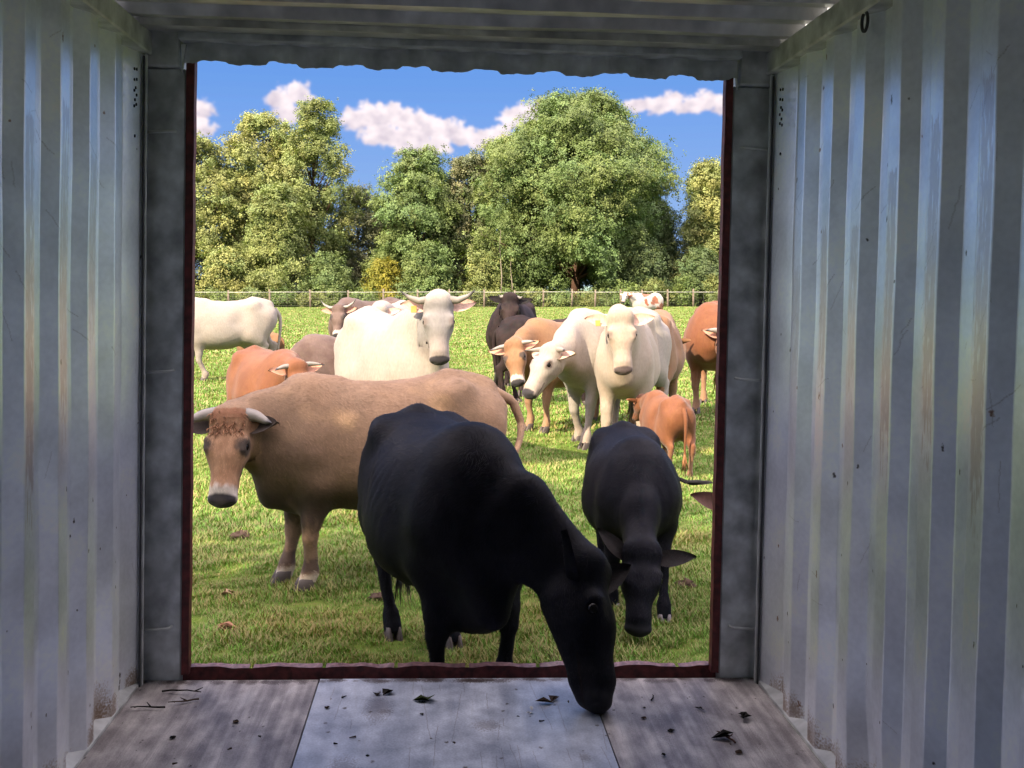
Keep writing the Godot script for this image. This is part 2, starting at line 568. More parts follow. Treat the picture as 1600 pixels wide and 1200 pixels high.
func build_container():
	var basis := Basis(Vector3(0, 0, 1), -0.0193) * Basis(Vector3(1, 0, 0), -0.0022)
	var c := thing("shipping_container", "old grey shipping container with corrugated walls and its end cut open", "shipping container")
	c.transform = Transform3D(basis, EYE - basis * Vector3(-0.0642, 1.502, 4.3106))
	var wall_n := normal_tex(0.012, 4.0, 61, 5)
	var side := [[-1.0, 0.41, [[1, 1.1, 2.02, 0.8], [2, 0.9, 1.95, 1.0], [3, 0.8, 2.1, 1.0], [0, 1.3, 1.9, 0.5]], [[0.62, 1.5, 0.45, 0.5, 0.004]]],
		[1.0, 0.455, [[0, 1.2, 1.72, 0.8], [1, 1.22, 1.72, 0.7], [2, 1.05, 1.86, 1.0], [3, 1.15, 1.96, 1.0], [4, 1.0, 2.02, 1.0], [5, 0.9, 1.6, 1.0], [-1, 1.3, 1.6, 0.4]], [[1.10, 0.05, 0.20, 0.30, 0.045], [0.72, 0.35, 0.16, 0.30, 0.006]]]]
	for s in side:
		var m := mat(Color.WHITE, WALL_ROUGH, 0.5)
		m.metallic = WALL_METAL
		m.albedo_texture = wall_paint(s[1], s[2], 100 if s[0] < 0 else 200)
		m.normal_enabled = true
		m.normal_texture = wall_n
		m.normal_scale = 0.10
		m.cull_mode = BaseMaterial3D.CULL_DISABLED
		obj("side_wall", corrugated_wall(s[0], s[1], s[3]), m, c)
	# the welded edge strip of each wall, its seal, and the rails above and below
	for sx in [-1.0, 1.0]:
		obj("edge_strip", box_mesh(Vector3(minf(sx * 1.160, sx * 1.176), 0.0, -0.012), Vector3(maxf(sx * 1.160, sx * 1.176), 2.34, 0.004), 0.003), mats["steel"], c)
		obj("seal_strip", box_mesh(Vector3(minf(sx * 1.166, sx * 1.172), 0.0, 0.006), Vector3(maxf(sx * 1.166, sx * 1.172), 2.33, 0.014), 0.001), mats["seal"], c)
		obj("top_rail", box_mesh(Vector3(minf(sx * 1.150, sx * 1.222), 2.340, -0.055), Vector3(maxf(sx * 1.150, sx * 1.222), 2.425, LONG), 0.006), mats["steel"], c)
		var st := st_new()
		st.set_smooth_group(-1)
		var y1 := 0.030
		quad(st, Vector3(sx * 1.172, 0.001, 0), Vector3(sx * 1.172, 0.001, LONG), Vector3(sx * 1.172, 0.012, LONG), Vector3(sx * 1.172, 0.012, 0))
		quad(st, Vector3(sx * 1.172, 0.012, 0), Vector3(sx * 1.172, 0.012, LONG), Vector3(sx * 1.214, y1, LONG), Vector3(sx * 1.214, y1, 0))
		var br := obj("bottom_rail", done(st), mats["rail_dirty"] if mats.has("rail_dirty") else mats["steel"], c)
		obj("corner_post", box_mesh(Vector3(minf(sx * 1.033, sx * 1.230), -0.14, -0.17), Vector3(maxf(sx * 1.033, sx * 1.230), 2.30, -0.062), 0.006), mats["post"], c)
		obj("post_head", box_mesh(Vector3(minf(sx * 1.050, sx * 1.225), 2.302, -0.165), Vector3(maxf(sx * 1.050, sx * 1.225), 2.46, -0.030), 0.006), mats["steel"], c)
		obj("post_cheek", box_mesh(Vector3(minf(sx * 1.2135, sx * 1.233), -0.14, -0.060), Vector3(maxf(sx * 1.2135, sx * 1.233), 2.335, 0.135), 0.003), mats["post"], c)
		obj("rail_cheek", box_mesh(Vector3(minf(sx * 1.224, sx * 1.236), 2.30, -0.165), Vector3(maxf(sx * 1.224, sx * 1.236), 2.52, LONG), 0.003), mats["post"], c)
		obj("corner_plate", box_mesh(Vector3(minf(sx * 1.049, sx * 1.222), 2.4285, -0.028), Vector3(maxf(sx * 1.049, sx * 1.222), 2.52, 0.112), 0.003), mats["steel"], c)
		# a gusset between the post head and the header
		var gs := st_new()
		gs.set_smooth_group(-1)
		var gx: float = sx * 1.046
		tri(gs, Vector3(gx, 2.385, -0.028), Vector3(gx, 2.285, -0.040), Vector3(gx - sx * 0.018, 2.385, -0.028))
		tri(gs, Vector3(gx, 2.385, -0.060), Vector3(gx - sx * 0.018, 2.385, -0.060), Vector3(gx, 2.285, -0.060))
		quad(gs, Vector3(gx, 2.285, -0.060), Vector3(gx - sx * 0.018, 2.385, -0.060), Vector3(gx - sx * 0.018, 2.385, -0.028), Vector3(gx, 2.285, -0.040))
		obj("gusset", done(gs), mats["steel"], c)
		# the red cut edge of the end wall at the jamb: a ragged strip with thickness
		var js := st_new()
		js.set_smooth_group(-1)
		for i in 26:
			var ya := 0.02 + i * (2.33 / 26.0)
			var yb := 0.02 + (i + 1) * (2.33 / 26.0)
			var wa := 1.005 + noise.get_noise_1d(i * 0.9 + sx * 40.0) * 0.004
			var wb := 1.005 + noise.get_noise_1d((i + 1) * 0.9 + sx * 40.0) * 0.004
			var A := [Vector3(sx * 1.0325, ya, -0.058), Vector3(sx * 1.0325, yb, -0.058), Vector3(sx * wb, yb, -0.066), Vector3(sx * wa, ya, -0.066)]
			var zo := Vector3(0, 0, -0.045)
			if sx < 0:
				quad(js, A[0], A[3], A[2], A[1])
				quad(js, A[3], A[3] + zo, A[2] + zo, A[2])
				quad(js, A[0] + zo, A[1] + zo, A[2] + zo, A[3] + zo)
			else:
				quad(js, A[0], A[1], A[2], A[3])
				quad(js, A[3], A[2], A[2] + zo, A[3] + zo)
				quad(js, A[0] + zo, A[3] + zo, A[2] + zo, A[1] + zo)
		obj("cut_jamb", done(js), mats["red"], c)
		# lashing bars across the posts, welded at one end
		for y in [2.06, 1.17, 0.20]:
			var ls := st_new()
			var r0 := 0.0055
			tube(ls, [Vector3(sx * 1.172, y, -0.040), Vector3(sx * 1.150, y, -0.036), Vector3(sx * 1.085, y + 0.004, -0.038), Vector3(sx * 1.072, y + 0.006, -0.046), Vector3(sx * 1.070, y + 0.007, -0.066)], [r0, r0, r0, r0, r0], 8)
			obj("lashing_bar", done(ls), mats["steel"], c)
		# vent holes punched near the top of the last rib
		for q in [[0.0, 0.0], [0.03, 0.004], [0.0, 0.036], [0.03, 0.042], [0.012, 0.068], [0.03, 0.080], [0.0, 0.092], [0.022, 0.112], [0.004, 0.126], [0.03, 0.135], [0.02, 0.24]]:
			var cy := CylinderMesh.new()
			cy.top_radius = 0.0055
			cy.bottom_radius = 0.0055
			cy.height = 0.004
			cy.radial_segments = 12
			var h := obj("vent_hole", cy, mats["hole"], c)
			h.position = Vector3(sx * 1.172, 2.265 - q[1], 0.095 + q[0])
			h.rotation.z = PI / 2
	# a lashing ring hanging from the right rail
	var rs := st_new()
	var pts := []
	var rad := []
	for i in 15:
		var a := -2.6 + 5.2 * i / 14.0
		pts.append(Vector3(1.158 - 0.008 * (i % 2) * 0, 2.318 - 0.028 * cos(a) - 0.008, 0.985 + 0.024 * sin(a)))
		rad.append(0.005)
	tube(rs, pts, rad, 8)
	obj("lashing_ring", done(rs), mats["seal"], c)
	# roof: cross corrugated sheet
	var rm := mat(Color(0.84, 0.84, 0.82), 0.3)
	rm.metallic = 0.28
	rm.albedo_texture = mats["steel"].albedo_texture
	rm.normal_enabled = true
	rm.normal_texture = wall_n
	rm.normal_scale = 0.15
	triplanar(rm, Vector3(0.9, 0.9, 0.9))
	rm.cull_mode = BaseMaterial3D.CULL_DISABLED
	var ro := st_new()
	var rp := [[0.115, 2.462]]
	var z := 0.165
	while z < LONG - 0.25:
		for q in [[0.0, 2.436], [0.092, 2.426], [0.120, 2.462], [0.206, 2.462]]: rp.append([z + q[0], q[1]])
		z += 0.234
	rp.append([LONG, 2.44])
	for i in rp.size() - 1:
		ro.set_smooth_group(i)
		for j in 12:
			var xa := lerpf(-1.20, 1.20, j / 12.0)
			var xb := lerpf(-1.20, 1.20, (j + 1) / 12.0)
			var w := func(x: float, zz: float, y: float) -> Vector3: return Vector3(x, y + noise.get_noise_2d(x * 1.4, zz * 2.0) * 0.008, zz)
			quad(ro, (w as Callable).call(xa, rp[i][0], rp[i][1]), (w as Callable).call(xb, rp[i][0], rp[i][1]), (w as Callable).call(xb, rp[i + 1][0], rp[i + 1][1]), (w as Callable).call(xa, rp[i + 1][0], rp[i + 1][1]))
	obj("roof_panel", done(ro), rm, c)
	# header: the beam over the opening, its sloping underside plate, and the ragged strip of end wall left below it
	obj("header_beam", box_mesh(Vector3(-1.048, 2.392, -0.15), Vector3(1.048, 2.50, 0.020), 0.006), mats["post"], c)
	obj("roof_cap", box_mesh(Vector3(-1.046, 2.466, 0.023), Vector3(1.046, 2.52, 0.20), 0.003), mats["post"], c)
	var hp := st_new()
	hp.set_smooth_group(-1)
	quad(hp, Vector3(-1.148, 2.420, 0.0235), Vector3(1.148, 2.420, 0.0235), Vector3(1.148, 2.413, 0.150), Vector3(-1.148, 2.413, 0.150))
	quad(hp, Vector3(-1.148, 2.418, 0.150), Vector3(1.148, 2.418, 0.150), Vector3(1.148, 2.425, 0.0235), Vector3(-1.148, 2.425, 0.0235))
	quad(hp, Vector3(-1.148, 2.413, 0.150), Vector3(1.148, 2.413, 0.150), Vector3(1.148, 2.470, 0.153), Vector3(-1.148, 2.470, 0.153))
	obj("header_plate", done(hp), rm, c)
	var lf := st_new()
	lf.set_smooth_group(-1)
	var xx := -1.044
	var lp := []
	while xx < 1.044:
		var ph := fposmod(xx + 0.93, 0.25) / 0.25
		var dep := clampf((absf(ph - 0.5) - 0.14) / 0.22, 0.0, 1.0) * 0.032
		lp.append([xx, -0.052 + dep, 2.318 + noise.get_noise_1d(xx * 30.0) * 0.006 + noise.get_noise_1d(xx * 6.0) * 0.006 + (0.008 if dep > 0.02 else 0.0)])
		xx += 0.0123
	for i in lp.size() - 1:
		var a: Array = lp[i]
		var b: Array = lp[i + 1]
		quad(lf, Vector3(a[0], a[2], a[1]), Vector3(b[0], b[2], b[1]), Vector3(b[0], 2.41, b[1]), Vector3(a[0], 2.41, a[1]))
		quad(lf, Vector3(b[0], b[2], b[1] - 0.004), Vector3(a[0], a[2], a[1] - 0.004), Vector3(a[0], 2.41, a[1] - 0.004), Vector3(b[0], 2.41, b[1] - 0.004))
		quad(lf, Vector3(a[0], a[2], a[1] - 0.004), Vector3(b[0], b[2], b[1] - 0.004), Vector3(b[0], b[2], b[1]), Vector3(a[0], a[2], a[1]))
	obj("cut_lintel", done(lf), mats["post"], c)
	# sill: the low strip of end wall left at the floor, its top bent outwards in flaps
	var sl := st_new()
	sl.set_smooth_group(-1)
	xx = -1.044
	var sp := []
	while xx < 1.044:
		var ph := fposmod(xx + 0.80, 0.278) / 0.278
		var dep := clampf((absf(ph - 0.5) - 0.14) / 0.22, 0.0, 1.0) * 0.020
		sp.append([xx, -0.106 + dep, 0.036 + noise.get_noise_1d(xx * 9.0) * 0.004, 0.010 * sin(xx * 21.0) + noise.get_noise_1d(xx * 14.0 + 50.0) * 0.016])
		xx += 0.0145
	for i in sp.size() - 1:
		var a: Array = sp[i]
		var b: Array = sp[i + 1]
		quad(sl, Vector3(a[0], -0.03, a[1]), Vector3(b[0], -0.03, b[1]), Vector3(b[0], b[2], b[1]), Vector3(a[0], a[2], a[1]))
		quad(sl, Vector3(b[0], -0.03, b[1] - 0.004), Vector3(a[0], -0.03, a[1] - 0.004), Vector3(a[0], a[2] - 0.004, a[1] - 0.004), Vector3(b[0], b[2] - 0.004, b[1] - 0.004))
	obj("cut_sill", done(sl), mats["red"], c)
	var fl := st_new()
	fl.set_smooth_group(-1)
	for i in sp.size() - 1:
		if i % 19 == 18: continue
		var a: Array = sp[i]
		var b: Array = sp[i + 1]
		var za: float = a[1] - 0.036 + a[3] * 0.5
		var zb: float = b[1] - 0.036 + b[3] * 0.5
		quad(fl, Vector3(a[0], a[2] + 0.001, a[1]), Vector3(b[0], b[2] + 0.001, b[1]), Vector3(b[0], b[2] + 0.004 + b[3] * 0.35, zb), Vector3(a[0], a[2] + 0.004 + a[3] * 0.35, za))
		quad(fl, Vector3(b[0], b[2] - 0.003, b[1]), Vector3(a[0], a[2] - 0.003, a[1]), Vector3(a[0], a[2] + a[3] * 0.35, za), Vector3(b[0], b[2] + b[3] * 0.35, zb))
	obj("bent_flap", done(fl), mats["sill"], c)
	obj("sill_beam", box_mesh(Vector3(-1.044, -0.15, -0.105), Vector3(1.044, -0.034, -0.064), 0.004), mats["post"], c)
	# floor: three long boards over a dark pan
	var xs := [-1.172, -0.517, -0.511, 0.511, 0.517, 1.172]
	for k in 3:
		var st := st_new()
		st.set_smooth_group(-1)
		var a: float = xs[k * 2]
		var b: float = xs[k * 2 + 1]
		var yy := 0.0 if k != 1 else 0.003
		quad(st, Vector3(a, yy, LONG), Vector3(b, yy, LONG), Vector3(b, yy, -0.0605), Vector3(a, yy, -0.0605), Vector2(0, 2.2), Vector2(1, 2.2), Vector2(1, 0), Vector2(0, 0))
		quad(st, Vector3(a, -0.03, LONG), Vector3(a, yy, LONG), Vector3(a, yy, -0.0605), Vector3(a, -0.03, -0.0605))
		quad(st, Vector3(b, yy, LONG), Vector3(b, -0.03, LONG), Vector3(b, -0.03, -0.0605), Vector3(b, yy, -0.0605))
		quad(st, Vector3(a, -0.03, -0.0605), Vector3(a, yy, -0.0605), Vector3(b, yy, -0.0605), Vector3(b, -0.03, -0.0605))
		var m := mat(Color.WHITE, 0.50 if k != 1 else 0.34, 0.5)
		m.albedo_texture = board_paint(0 if k != 1 else 1, 300 + k * 11)
		m.normal_enabled = true
		m.normal_texture = wall_n
		m.normal_scale = 0.12
		obj("floor_board", done(st), m, c)
	obj("floor_pan", box_mesh(Vector3(-1.2, -0.15, 0.0), Vector3(1.2, -0.036, LONG), 0.0), mats["hole"], c)
	# the doors at the far end, behind the camera: the left leaf ajar, the right one shut
	var ajar := obj("door", box_mesh(Vector3(0.0, -0.02, 0.0), Vector3(1.095, 2.328, 0.05), 0.01), mats["steel"], c)
	ajar.position = Vector3(-1.098, 0, LONG + 0.03)
	ajar.rotation.y = deg_to_rad(-48.0)
	obj("door", box_mesh(Vector3(0.003, -0.02, LONG + 0.03), Vector3(1.098, 2.328, LONG + 0.08), 0.01), mats["steel"], c)
	for sx in [-1.0, 1.0]:
		obj("door_post", box_mesh(Vector3(minf(sx * 1.10, sx * 1.225), -0.14, LONG + 0.002), Vector3(maxf(sx * 1.10, sx * 1.225), 2.46, LONG + 0.12), 0.006), mats["post"], c)
	obj("door_header", box_mesh(Vector3(-1.098, 2.33, LONG + 0.002), Vector3(1.098, 2.46, LONG + 0.12), 0.006), mats["post"], c)

# ------------------------------------------------------------------ field
func gh(x: float, z: float) -> float:
	return noise.get_noise_2d(x * 0.55, z * 0.55) * 0.030 + noise.get_noise_2d(x * 2.2 + 30.0, z * 2.2) * 0.012

func build_ground():
	var xs := []
	var zs := []
	var v := -400.0
	for k in [[-400, -60, 34], [-60, -12, 9], [-12, 12, 60], [12, 60, 9], [60, 400, 34]]:
		for i in k[2]: xs.append(lerpf(k[0], k[1], float(i) / k[2]))
	xs.append(400.0)
	for k in [[-420, -60, 36], [-60, -14, 12], [-14, 8, 60], [8, 300, 20]]:
		for i in k[2]: zs.append(lerpf(k[0], k[1], float(i) / k[2]))
	zs.append(300.0)
	fresh()
	for z in zs:
		for x in xs:
			mv.append(Vector3(x, gh(x, z) - 0.01, z))
			mn.append(Vector3.ZERO)
			mc.append(Color.WHITE)
	var w := xs.size()
	for j in zs.size() - 1:
		for i in w - 1:
			var a := j * w + i
			mi.append_array([a, a + 1, a + w, a + 1, a + w + 1, a + w])
	face_normals(0)
	var arr := []
	arr.resize(Mesh.ARRAY_MAX)
	arr[Mesh.ARRAY_VERTEX] = mv
	arr[Mesh.ARRAY_NORMAL] = mn
	arr[Mesh.ARRAY_INDEX] = mi
	var me := ArrayMesh.new()
	me.add_surface_from_arrays(Mesh.PRIMITIVE_TRIANGLES, arr)
	var m := mat(Color(1, 1, 1), 0.95, 0.2)
	# pasture seen from afar: short green turf with yellow and bare places
	var n := FastNoiseLite.new()
	n.seed = 41
	n.frequency = 0.008
	n.fractal_octaves = 6
	var a := n.get_seamless_image(1024, 1024).get_data()
	n.frequency = 0.06
	n.seed = 43
	var b := n.get_seamless_image(1024, 1024).get_data()
	var out := PackedByteArray()
	out.resize(1024 * 1024 * 3)
	var g0 := Vector3(72, 90, 38)
	var g1 := Vector3(98, 114, 48)
	var g2 := Vector3(104, 90, 62)
	for i in 1024 * 1024:
		var t := a[i] / 255.0
		var u := b[i] / 255.0
		var c := g0.lerp(g1, clampf(t * 1.4 - 0.2, 0, 1)).lerp(g2, clampf((u - 0.62) * 4.0, 0, 0.55))
		c *= 0.82 + u * 0.3
		out[i * 3] = int(c.x)
		out[i * 3 + 1] = int(c.y)
		out[i * 3 + 2] = int(c.z)
	m.albedo_texture = ImageTexture.create_from_image(Image.create_from_data(1024, 1024, false, Image.FORMAT_RGB8, out))
	triplanar(m, Vector3(0.16, 0.16, 0.16), true)
	var g := obj("ground", me, m)
	tag(g, "short grazed pasture stretching from the container to the fence", "", "", "structure")

func blade(st: SurfaceTool, p: Vector3, d: Vector3, h: float, w: float, c: Color, bend: float):
	var s := d.cross(Vector3.UP).normalized() * w
	var p1 := p + Vector3(0, h * 0.55, 0) + d * bend * 0.35
	var p2 := p + Vector3(0, h, 0) + d * bend
	var nn := (Vector3.UP * 0.8 + d * 0.3).normalized()
	for q in [p - s, p + s, p1 - s * 0.75, p + s, p1 + s * 0.75, p1 - s * 0.75, p1 - s * 0.75, p1 + s * 0.75, p2]:
		st.set_color(c)
		st.add_vertex(q)

func tuft_mesh(blades: int, spread: float, h: float, w: float, seed_: int, dry: float) -> ArrayMesh:
	var r := RandomNumberGenerator.new()
	r.seed = seed_
	var st := st_new()
	for k in blades:
		var a := r.randf_range(0, TAU)
		var d := Vector3(cos(a), 0, sin(a))
		var hh := h * r.randf_range(0.45, 1.15)
		var c := Color(0.145, 0.28, 0.05).lerp(Color(0.24, 0.355, 0.085), r.randf())
		if r.randf() < dry: c = Color(0.27, 0.22, 0.10)
		blade(st, Vector3(r.randf_range(-1, 1), 0, r.randf_range(-1, 1)) * spread, d, hh, w * r.randf_range(0.7, 1.3), c, hh * r.randf_range(0.3, 1.3))
	return st.commit()

func scatter(called: String, meshes: ArrayMesh, m: Material, places: Array, parent: Node = null) -> MultiMeshInstance3D:
	var mm := MultiMesh.new()
	mm.transform_format = MultiMesh.TRANSFORM_3D
	mm.use_colors = true
	mm.mesh = meshes
	mm.instance_count = places.size()
	for i in places.size():
		mm.set_instance_transform(i, places[i][0])
		mm.set_instance_color(i, places[i][1])
	var o := MultiMeshInstance3D.new()
	o.name = numbered(called) if parent == null else called
	o.multimesh = mm
	o.material_override = m
	(self if parent == null else parent).add_child(o, true)
	o.set_meta("kind", "stuff")
	return o

func build_grass():
	var m := mat(Color.WHITE, 0.6, 0.3)
	m.vertex_color_use_as_albedo = true
	m.cull_mode = BaseMaterial3D.CULL_DISABLED
	m.backlight_enabled = true
	m.backlight = Color(0.5, 0.55, 0.2)
	var r := RandomNumberGenerator.new()
	r.seed = 99
	# [z near, z far, half width near, half width far, per square metre, blades, spread, height, blade width]
	for b in [[-0.18, -3.4, 1.9, 2.6, 4600, 7, 0.028, 0.036, 0.0022, "short pasture grass just outside the sill"], [-3.4, -8.5, 3.2, 4.4, 1900, 8, 0.045, 0.038, 0.0030, "grazed grass under the cattle standing nearest the container"],
			[-8.5, -24.0, 5.0, 8.6, 300, 9, 0.09, 0.042, 0.006, "sunlit grass between the cattle and the far herd"], [-24.0, -87.0, 9.0, 27.0, 62, 11, 0.20, 0.05, 0.014, "sunlit grass of the far field before the fence"]]:
		var places := []
		var area: float = (b[0] - b[1]) * (b[2] + b[3])
		for k in int(area * b[4]):
			var t := r.randf()
			var z: float = lerpf(b[0], b[1], t)
			var x: float = r.randf_range(-1, 1) * lerpf(b[2], b[3], t) + (0.35 * -z * 0.07)
			var patch := noise.get_noise_2d(x * 0.9 + 7.0, z * 0.9) + 0.5 * noise.get_noise_2d(x * 4.0, z * 4.0 + 9.0)
			if b[0] > -9.0 and patch < -0.33 and r.randf() < 0.75: continue
			var s := r.randf_range(0.6, 1.25) * (1.0 + clampf(patch, -0.4, 0.5))
			var dryness := clampf(noise.get_noise_2d(x * 0.7 - 20.0, z * 0.7) * 1.6, 0, 1)
			var c := (Color(0.98, 1.14, 0.98) if b[0] > -8.0 else Color(0.95, 1.03, 1.0)).lerp(Color(1.25, 1.05, 0.85), dryness * 0.5) * r.randf_range(0.75, 1.2)
			places.append([Transform3D(Basis(Vector3.UP, r.randf_range(0, TAU)).scaled(Vector3(s, s * r.randf_range(0.8, 1.3), s)), Vector3(x, gh(x, z) - 0.012, z)), c])
		var g := scatter("grass", tuft_mesh(b[5], b[6], b[7], b[8], 12, 0.10), m, places)
		tag(g, b[9], "", "", "stuff")

# ------------------------------------------------------------------ trees, hedge plants, fence
var leaf_mats := []
var leaf_mesh: ArrayMesh
var bark: StandardMaterial3D

func leaf_spray(seed_: int, leaves: int, size: float) -> ArrayMesh:
	var r := RandomNumberGenerator.new()
	r.seed = seed_
	var st := st_new()
	for k in leaves:
		var p := Vector3(r.randfn(0, 0.34), r.randfn(0, 0.22), r.randfn(0, 0.34)) * size
		var d := (Vector3(r.randf_range(-1, 1), r.randf_range(-0.5, 0.4), r.randf_range(-1, 1))).normalized()
		var s := d.cross(Vector3(r.randf_range(-0.8, 0.8), 1, r.randf_range(-0.8, 0.8))).normalized()
		var n := s.cross(d).normalized()
		var l := size * r.randf_range(0.28, 0.44)
		var w := l * 0.34
		var c := Color(1, 1, 1) * r.randf_range(0.75, 1.2)
		var mid := p + d * l * 0.45 + n * l * 0.06
		for q in [p, mid + s * w, p + d * l, p, p + d * l, mid - s * w]:
			st.set_color(c)
			st.add_vertex(q)
	return st.commit()

func prepare_leaves():
	leaf_mesh = leaf_spray(3, 13, 0.44)
	var m := mat(Color.WHITE, 0.55, 0.35)
	m.vertex_color_use_as_albedo = true
	m.cull_mode = BaseMaterial3D.CULL_DISABLED
	m.backlight_enabled = true
	m.backlight = Color(0.55, 0.6, 0.22)
	leaf_mats.append(m)
	bark = mat(Color(0.20, 0.115, 0.085), 0.95, 0.2)
	bark.albedo_texture = noise_tex(0.03, 0.45, 1.0, 51, 5)
	bark.normal_enabled = true
	bark.normal_texture = normal_tex(0.03, 6.0, 52)
	triplanar(bark, Vector3(1.2, 0.5, 1.2))

func make_tree(called: String, label: String, at: Vector3, hgt: float, wid: float, shape: int, tint: Color, o := {}):
	# shape 0: broad round crown, 1: slender loose crown, 2: bushy to the ground
	var r := RandomNumberGenerator.new()
	r.seed = int(absf(at.x) * 131.0 + absf(at.z) * 17.0 + hgt * 7.0)
	var t := thing(called, label, o.get("category", "tree"), at)
	var foot: float = o.get("foot", 0.10)       # where the crown begins, as a share of the height
	var rad: float = wid * 0.5
	# trunk and limbs
	var st := st_new()
	var tr: float = o.get("trunk", 0.012 * hgt + 0.06)
	var lean := Vector3(r.randf_range(-0.02, 0.02), 0, r.randf_range(-0.02, 0.02)) * hgt
	var pts := []
	var rr := []
	for i in 7:
		var f := i / 6.0
		pts.append(Vector3(0, -0.2, 0).lerp(Vector3(0, hgt * 0.86, 0), f) + lean * f * f + Vector3(r.randf_range(-1, 1), 0, r.randf_range(-1, 1)) * 0.012 * hgt * f)
		rr.append(tr * (1.35 if i == 0 else 1.0) * (1.0 - 0.86 * f))
	tube(st, pts, rr, 9)
	obj("trunk", done(st), bark, t)
	var places := []
	var clumps := []
	var n_cl: int = o.get("clumps", int(70 + hgt * wid * 1.35))
	var tries := 0
	while clumps.size() < n_cl and tries < n_cl * 8:
		tries += 1
		var f := pow(r.randf(), 0.85)
		var prof: float
		if shape == 0: prof = pow(sin(PI * clampf(0.16 + f * 0.80, 0, 1)), 0.55)
		elif shape == 1: prof = 0.30 + 0.70 * pow(sin(PI * clampf(0.12 + f * 0.84, 0, 1)), 0.8)
		else: prof = pow(1.0 - f * 0.94, 0.55) * (0.85 + 0.15 * sin(f * 9.0))
		var a := r.randf_range(0, TAU)
		var ragged := 1.0 + 0.26 * noise.get_noise_3d(cos(a) * 1.4 + at.x, f * 2.4, sin(a) * 1.4 + at.z) * 2.0
		var q := rad * prof * ragged * pow(r.randf(), 0.42)
		var y: float = hgt * (foot + (1.0 - foot) * f) * 0.965
		var c := Vector3(cos(a) * q, y, sin(a) * q) + lean * f * f
		clumps.append([c, r.randf_range(0.40, 0.85) * (0.75 + rad * 0.07) * (1.0 if f < 0.85 else 0.72)])
	var limb := st_new()
	for k in clumps.size():
		var c: Vector3 = clumps[k][0]
		if k % 3 == 0 and c.y > maxf(hgt * foot, 4.6 if o.has("bare") else 0.0):
			var h0 := clampf(c.y / hgt - 0.16, 0.12, 0.80)
			var p0 := Vector3(0, hgt * h0, 0) + lean * h0 * h0
			var p1 := p0.lerp(c, 0.5) - Vector3(0, 0.25, 0)
			var r0 := maxf(tr * 0.34 * (1.0 - h0 * 0.6), 0.03)
			tube(limb, [p0, p1, c], [r0, r0 * 0.6, 0.02], 6, true, false)
	obj("limb", done(limb), bark, t).set_meta("kind", "stuff")
	var leaves: float = o.get("leaves", 1.0)
	for cl in clumps:
		var c: Vector3 = cl[0]
		var cr: float = cl[1]
		var shade := r.randf_range(0.78, 1.20)
		var warm := r.randf_range(-0.14, 0.08)
		for k in int(84 * cr * cr * leaves) + 10:
			var d := Vector3(r.randfn(0, 1), r.randfn(0.15, 0.8), r.randfn(0, 1)).normalized()
			var q := cr * (pow(r.randf(), 0.35) if r.randf() < 0.68 else r.randf_range(0.9, 2.0))
			var p := c + d * q * Vector3(1.1, 0.95, 1.1)
			if p.y < 0.15: continue
			if o.has("bare"):     # leaves left out before the trunk and along the sunbeam, to light it
				if absf(p.x) < 1.1 and p.y < 3.7 and p.z > -0.5: continue
				if p.z > 0.0:
					var w := p - Vector3(-0.55, 0.57, 0.61) * (p.z / 0.61)
					if absf(w.x) < 0.75 and w.y > -0.3 and w.y < 3.4: continue
			var s := r.randf_range(0.65, 1.25)
			var on := (d * 0.55 + (c - Vector3(0, hgt * 0.5, 0)).normalized() * 0.5 + Vector3(r.randf_range(-0.8, 0.8), 0.40 + r.randf_range(-0.8, 0.8), r.randf_range(-0.8, 0.8))).normalized()
			var b := Basis(Quaternion(Vector3.UP, on)) * Basis(Vector3.UP, r.randf_range(0, TAU))
			var cc := tint * shade * r.randf_range(0.82, 1.18)
			cc = Color(cc.r * (1.0 + warm), cc.g, cc.b * (1.0 - warm * 0.5))
			places.append([Transform3D(b.scaled(Vector3(s, s, s)), p), cc])
	scatter("crown", leaf_mesh, leaf_mats[0], places, t)
	return t


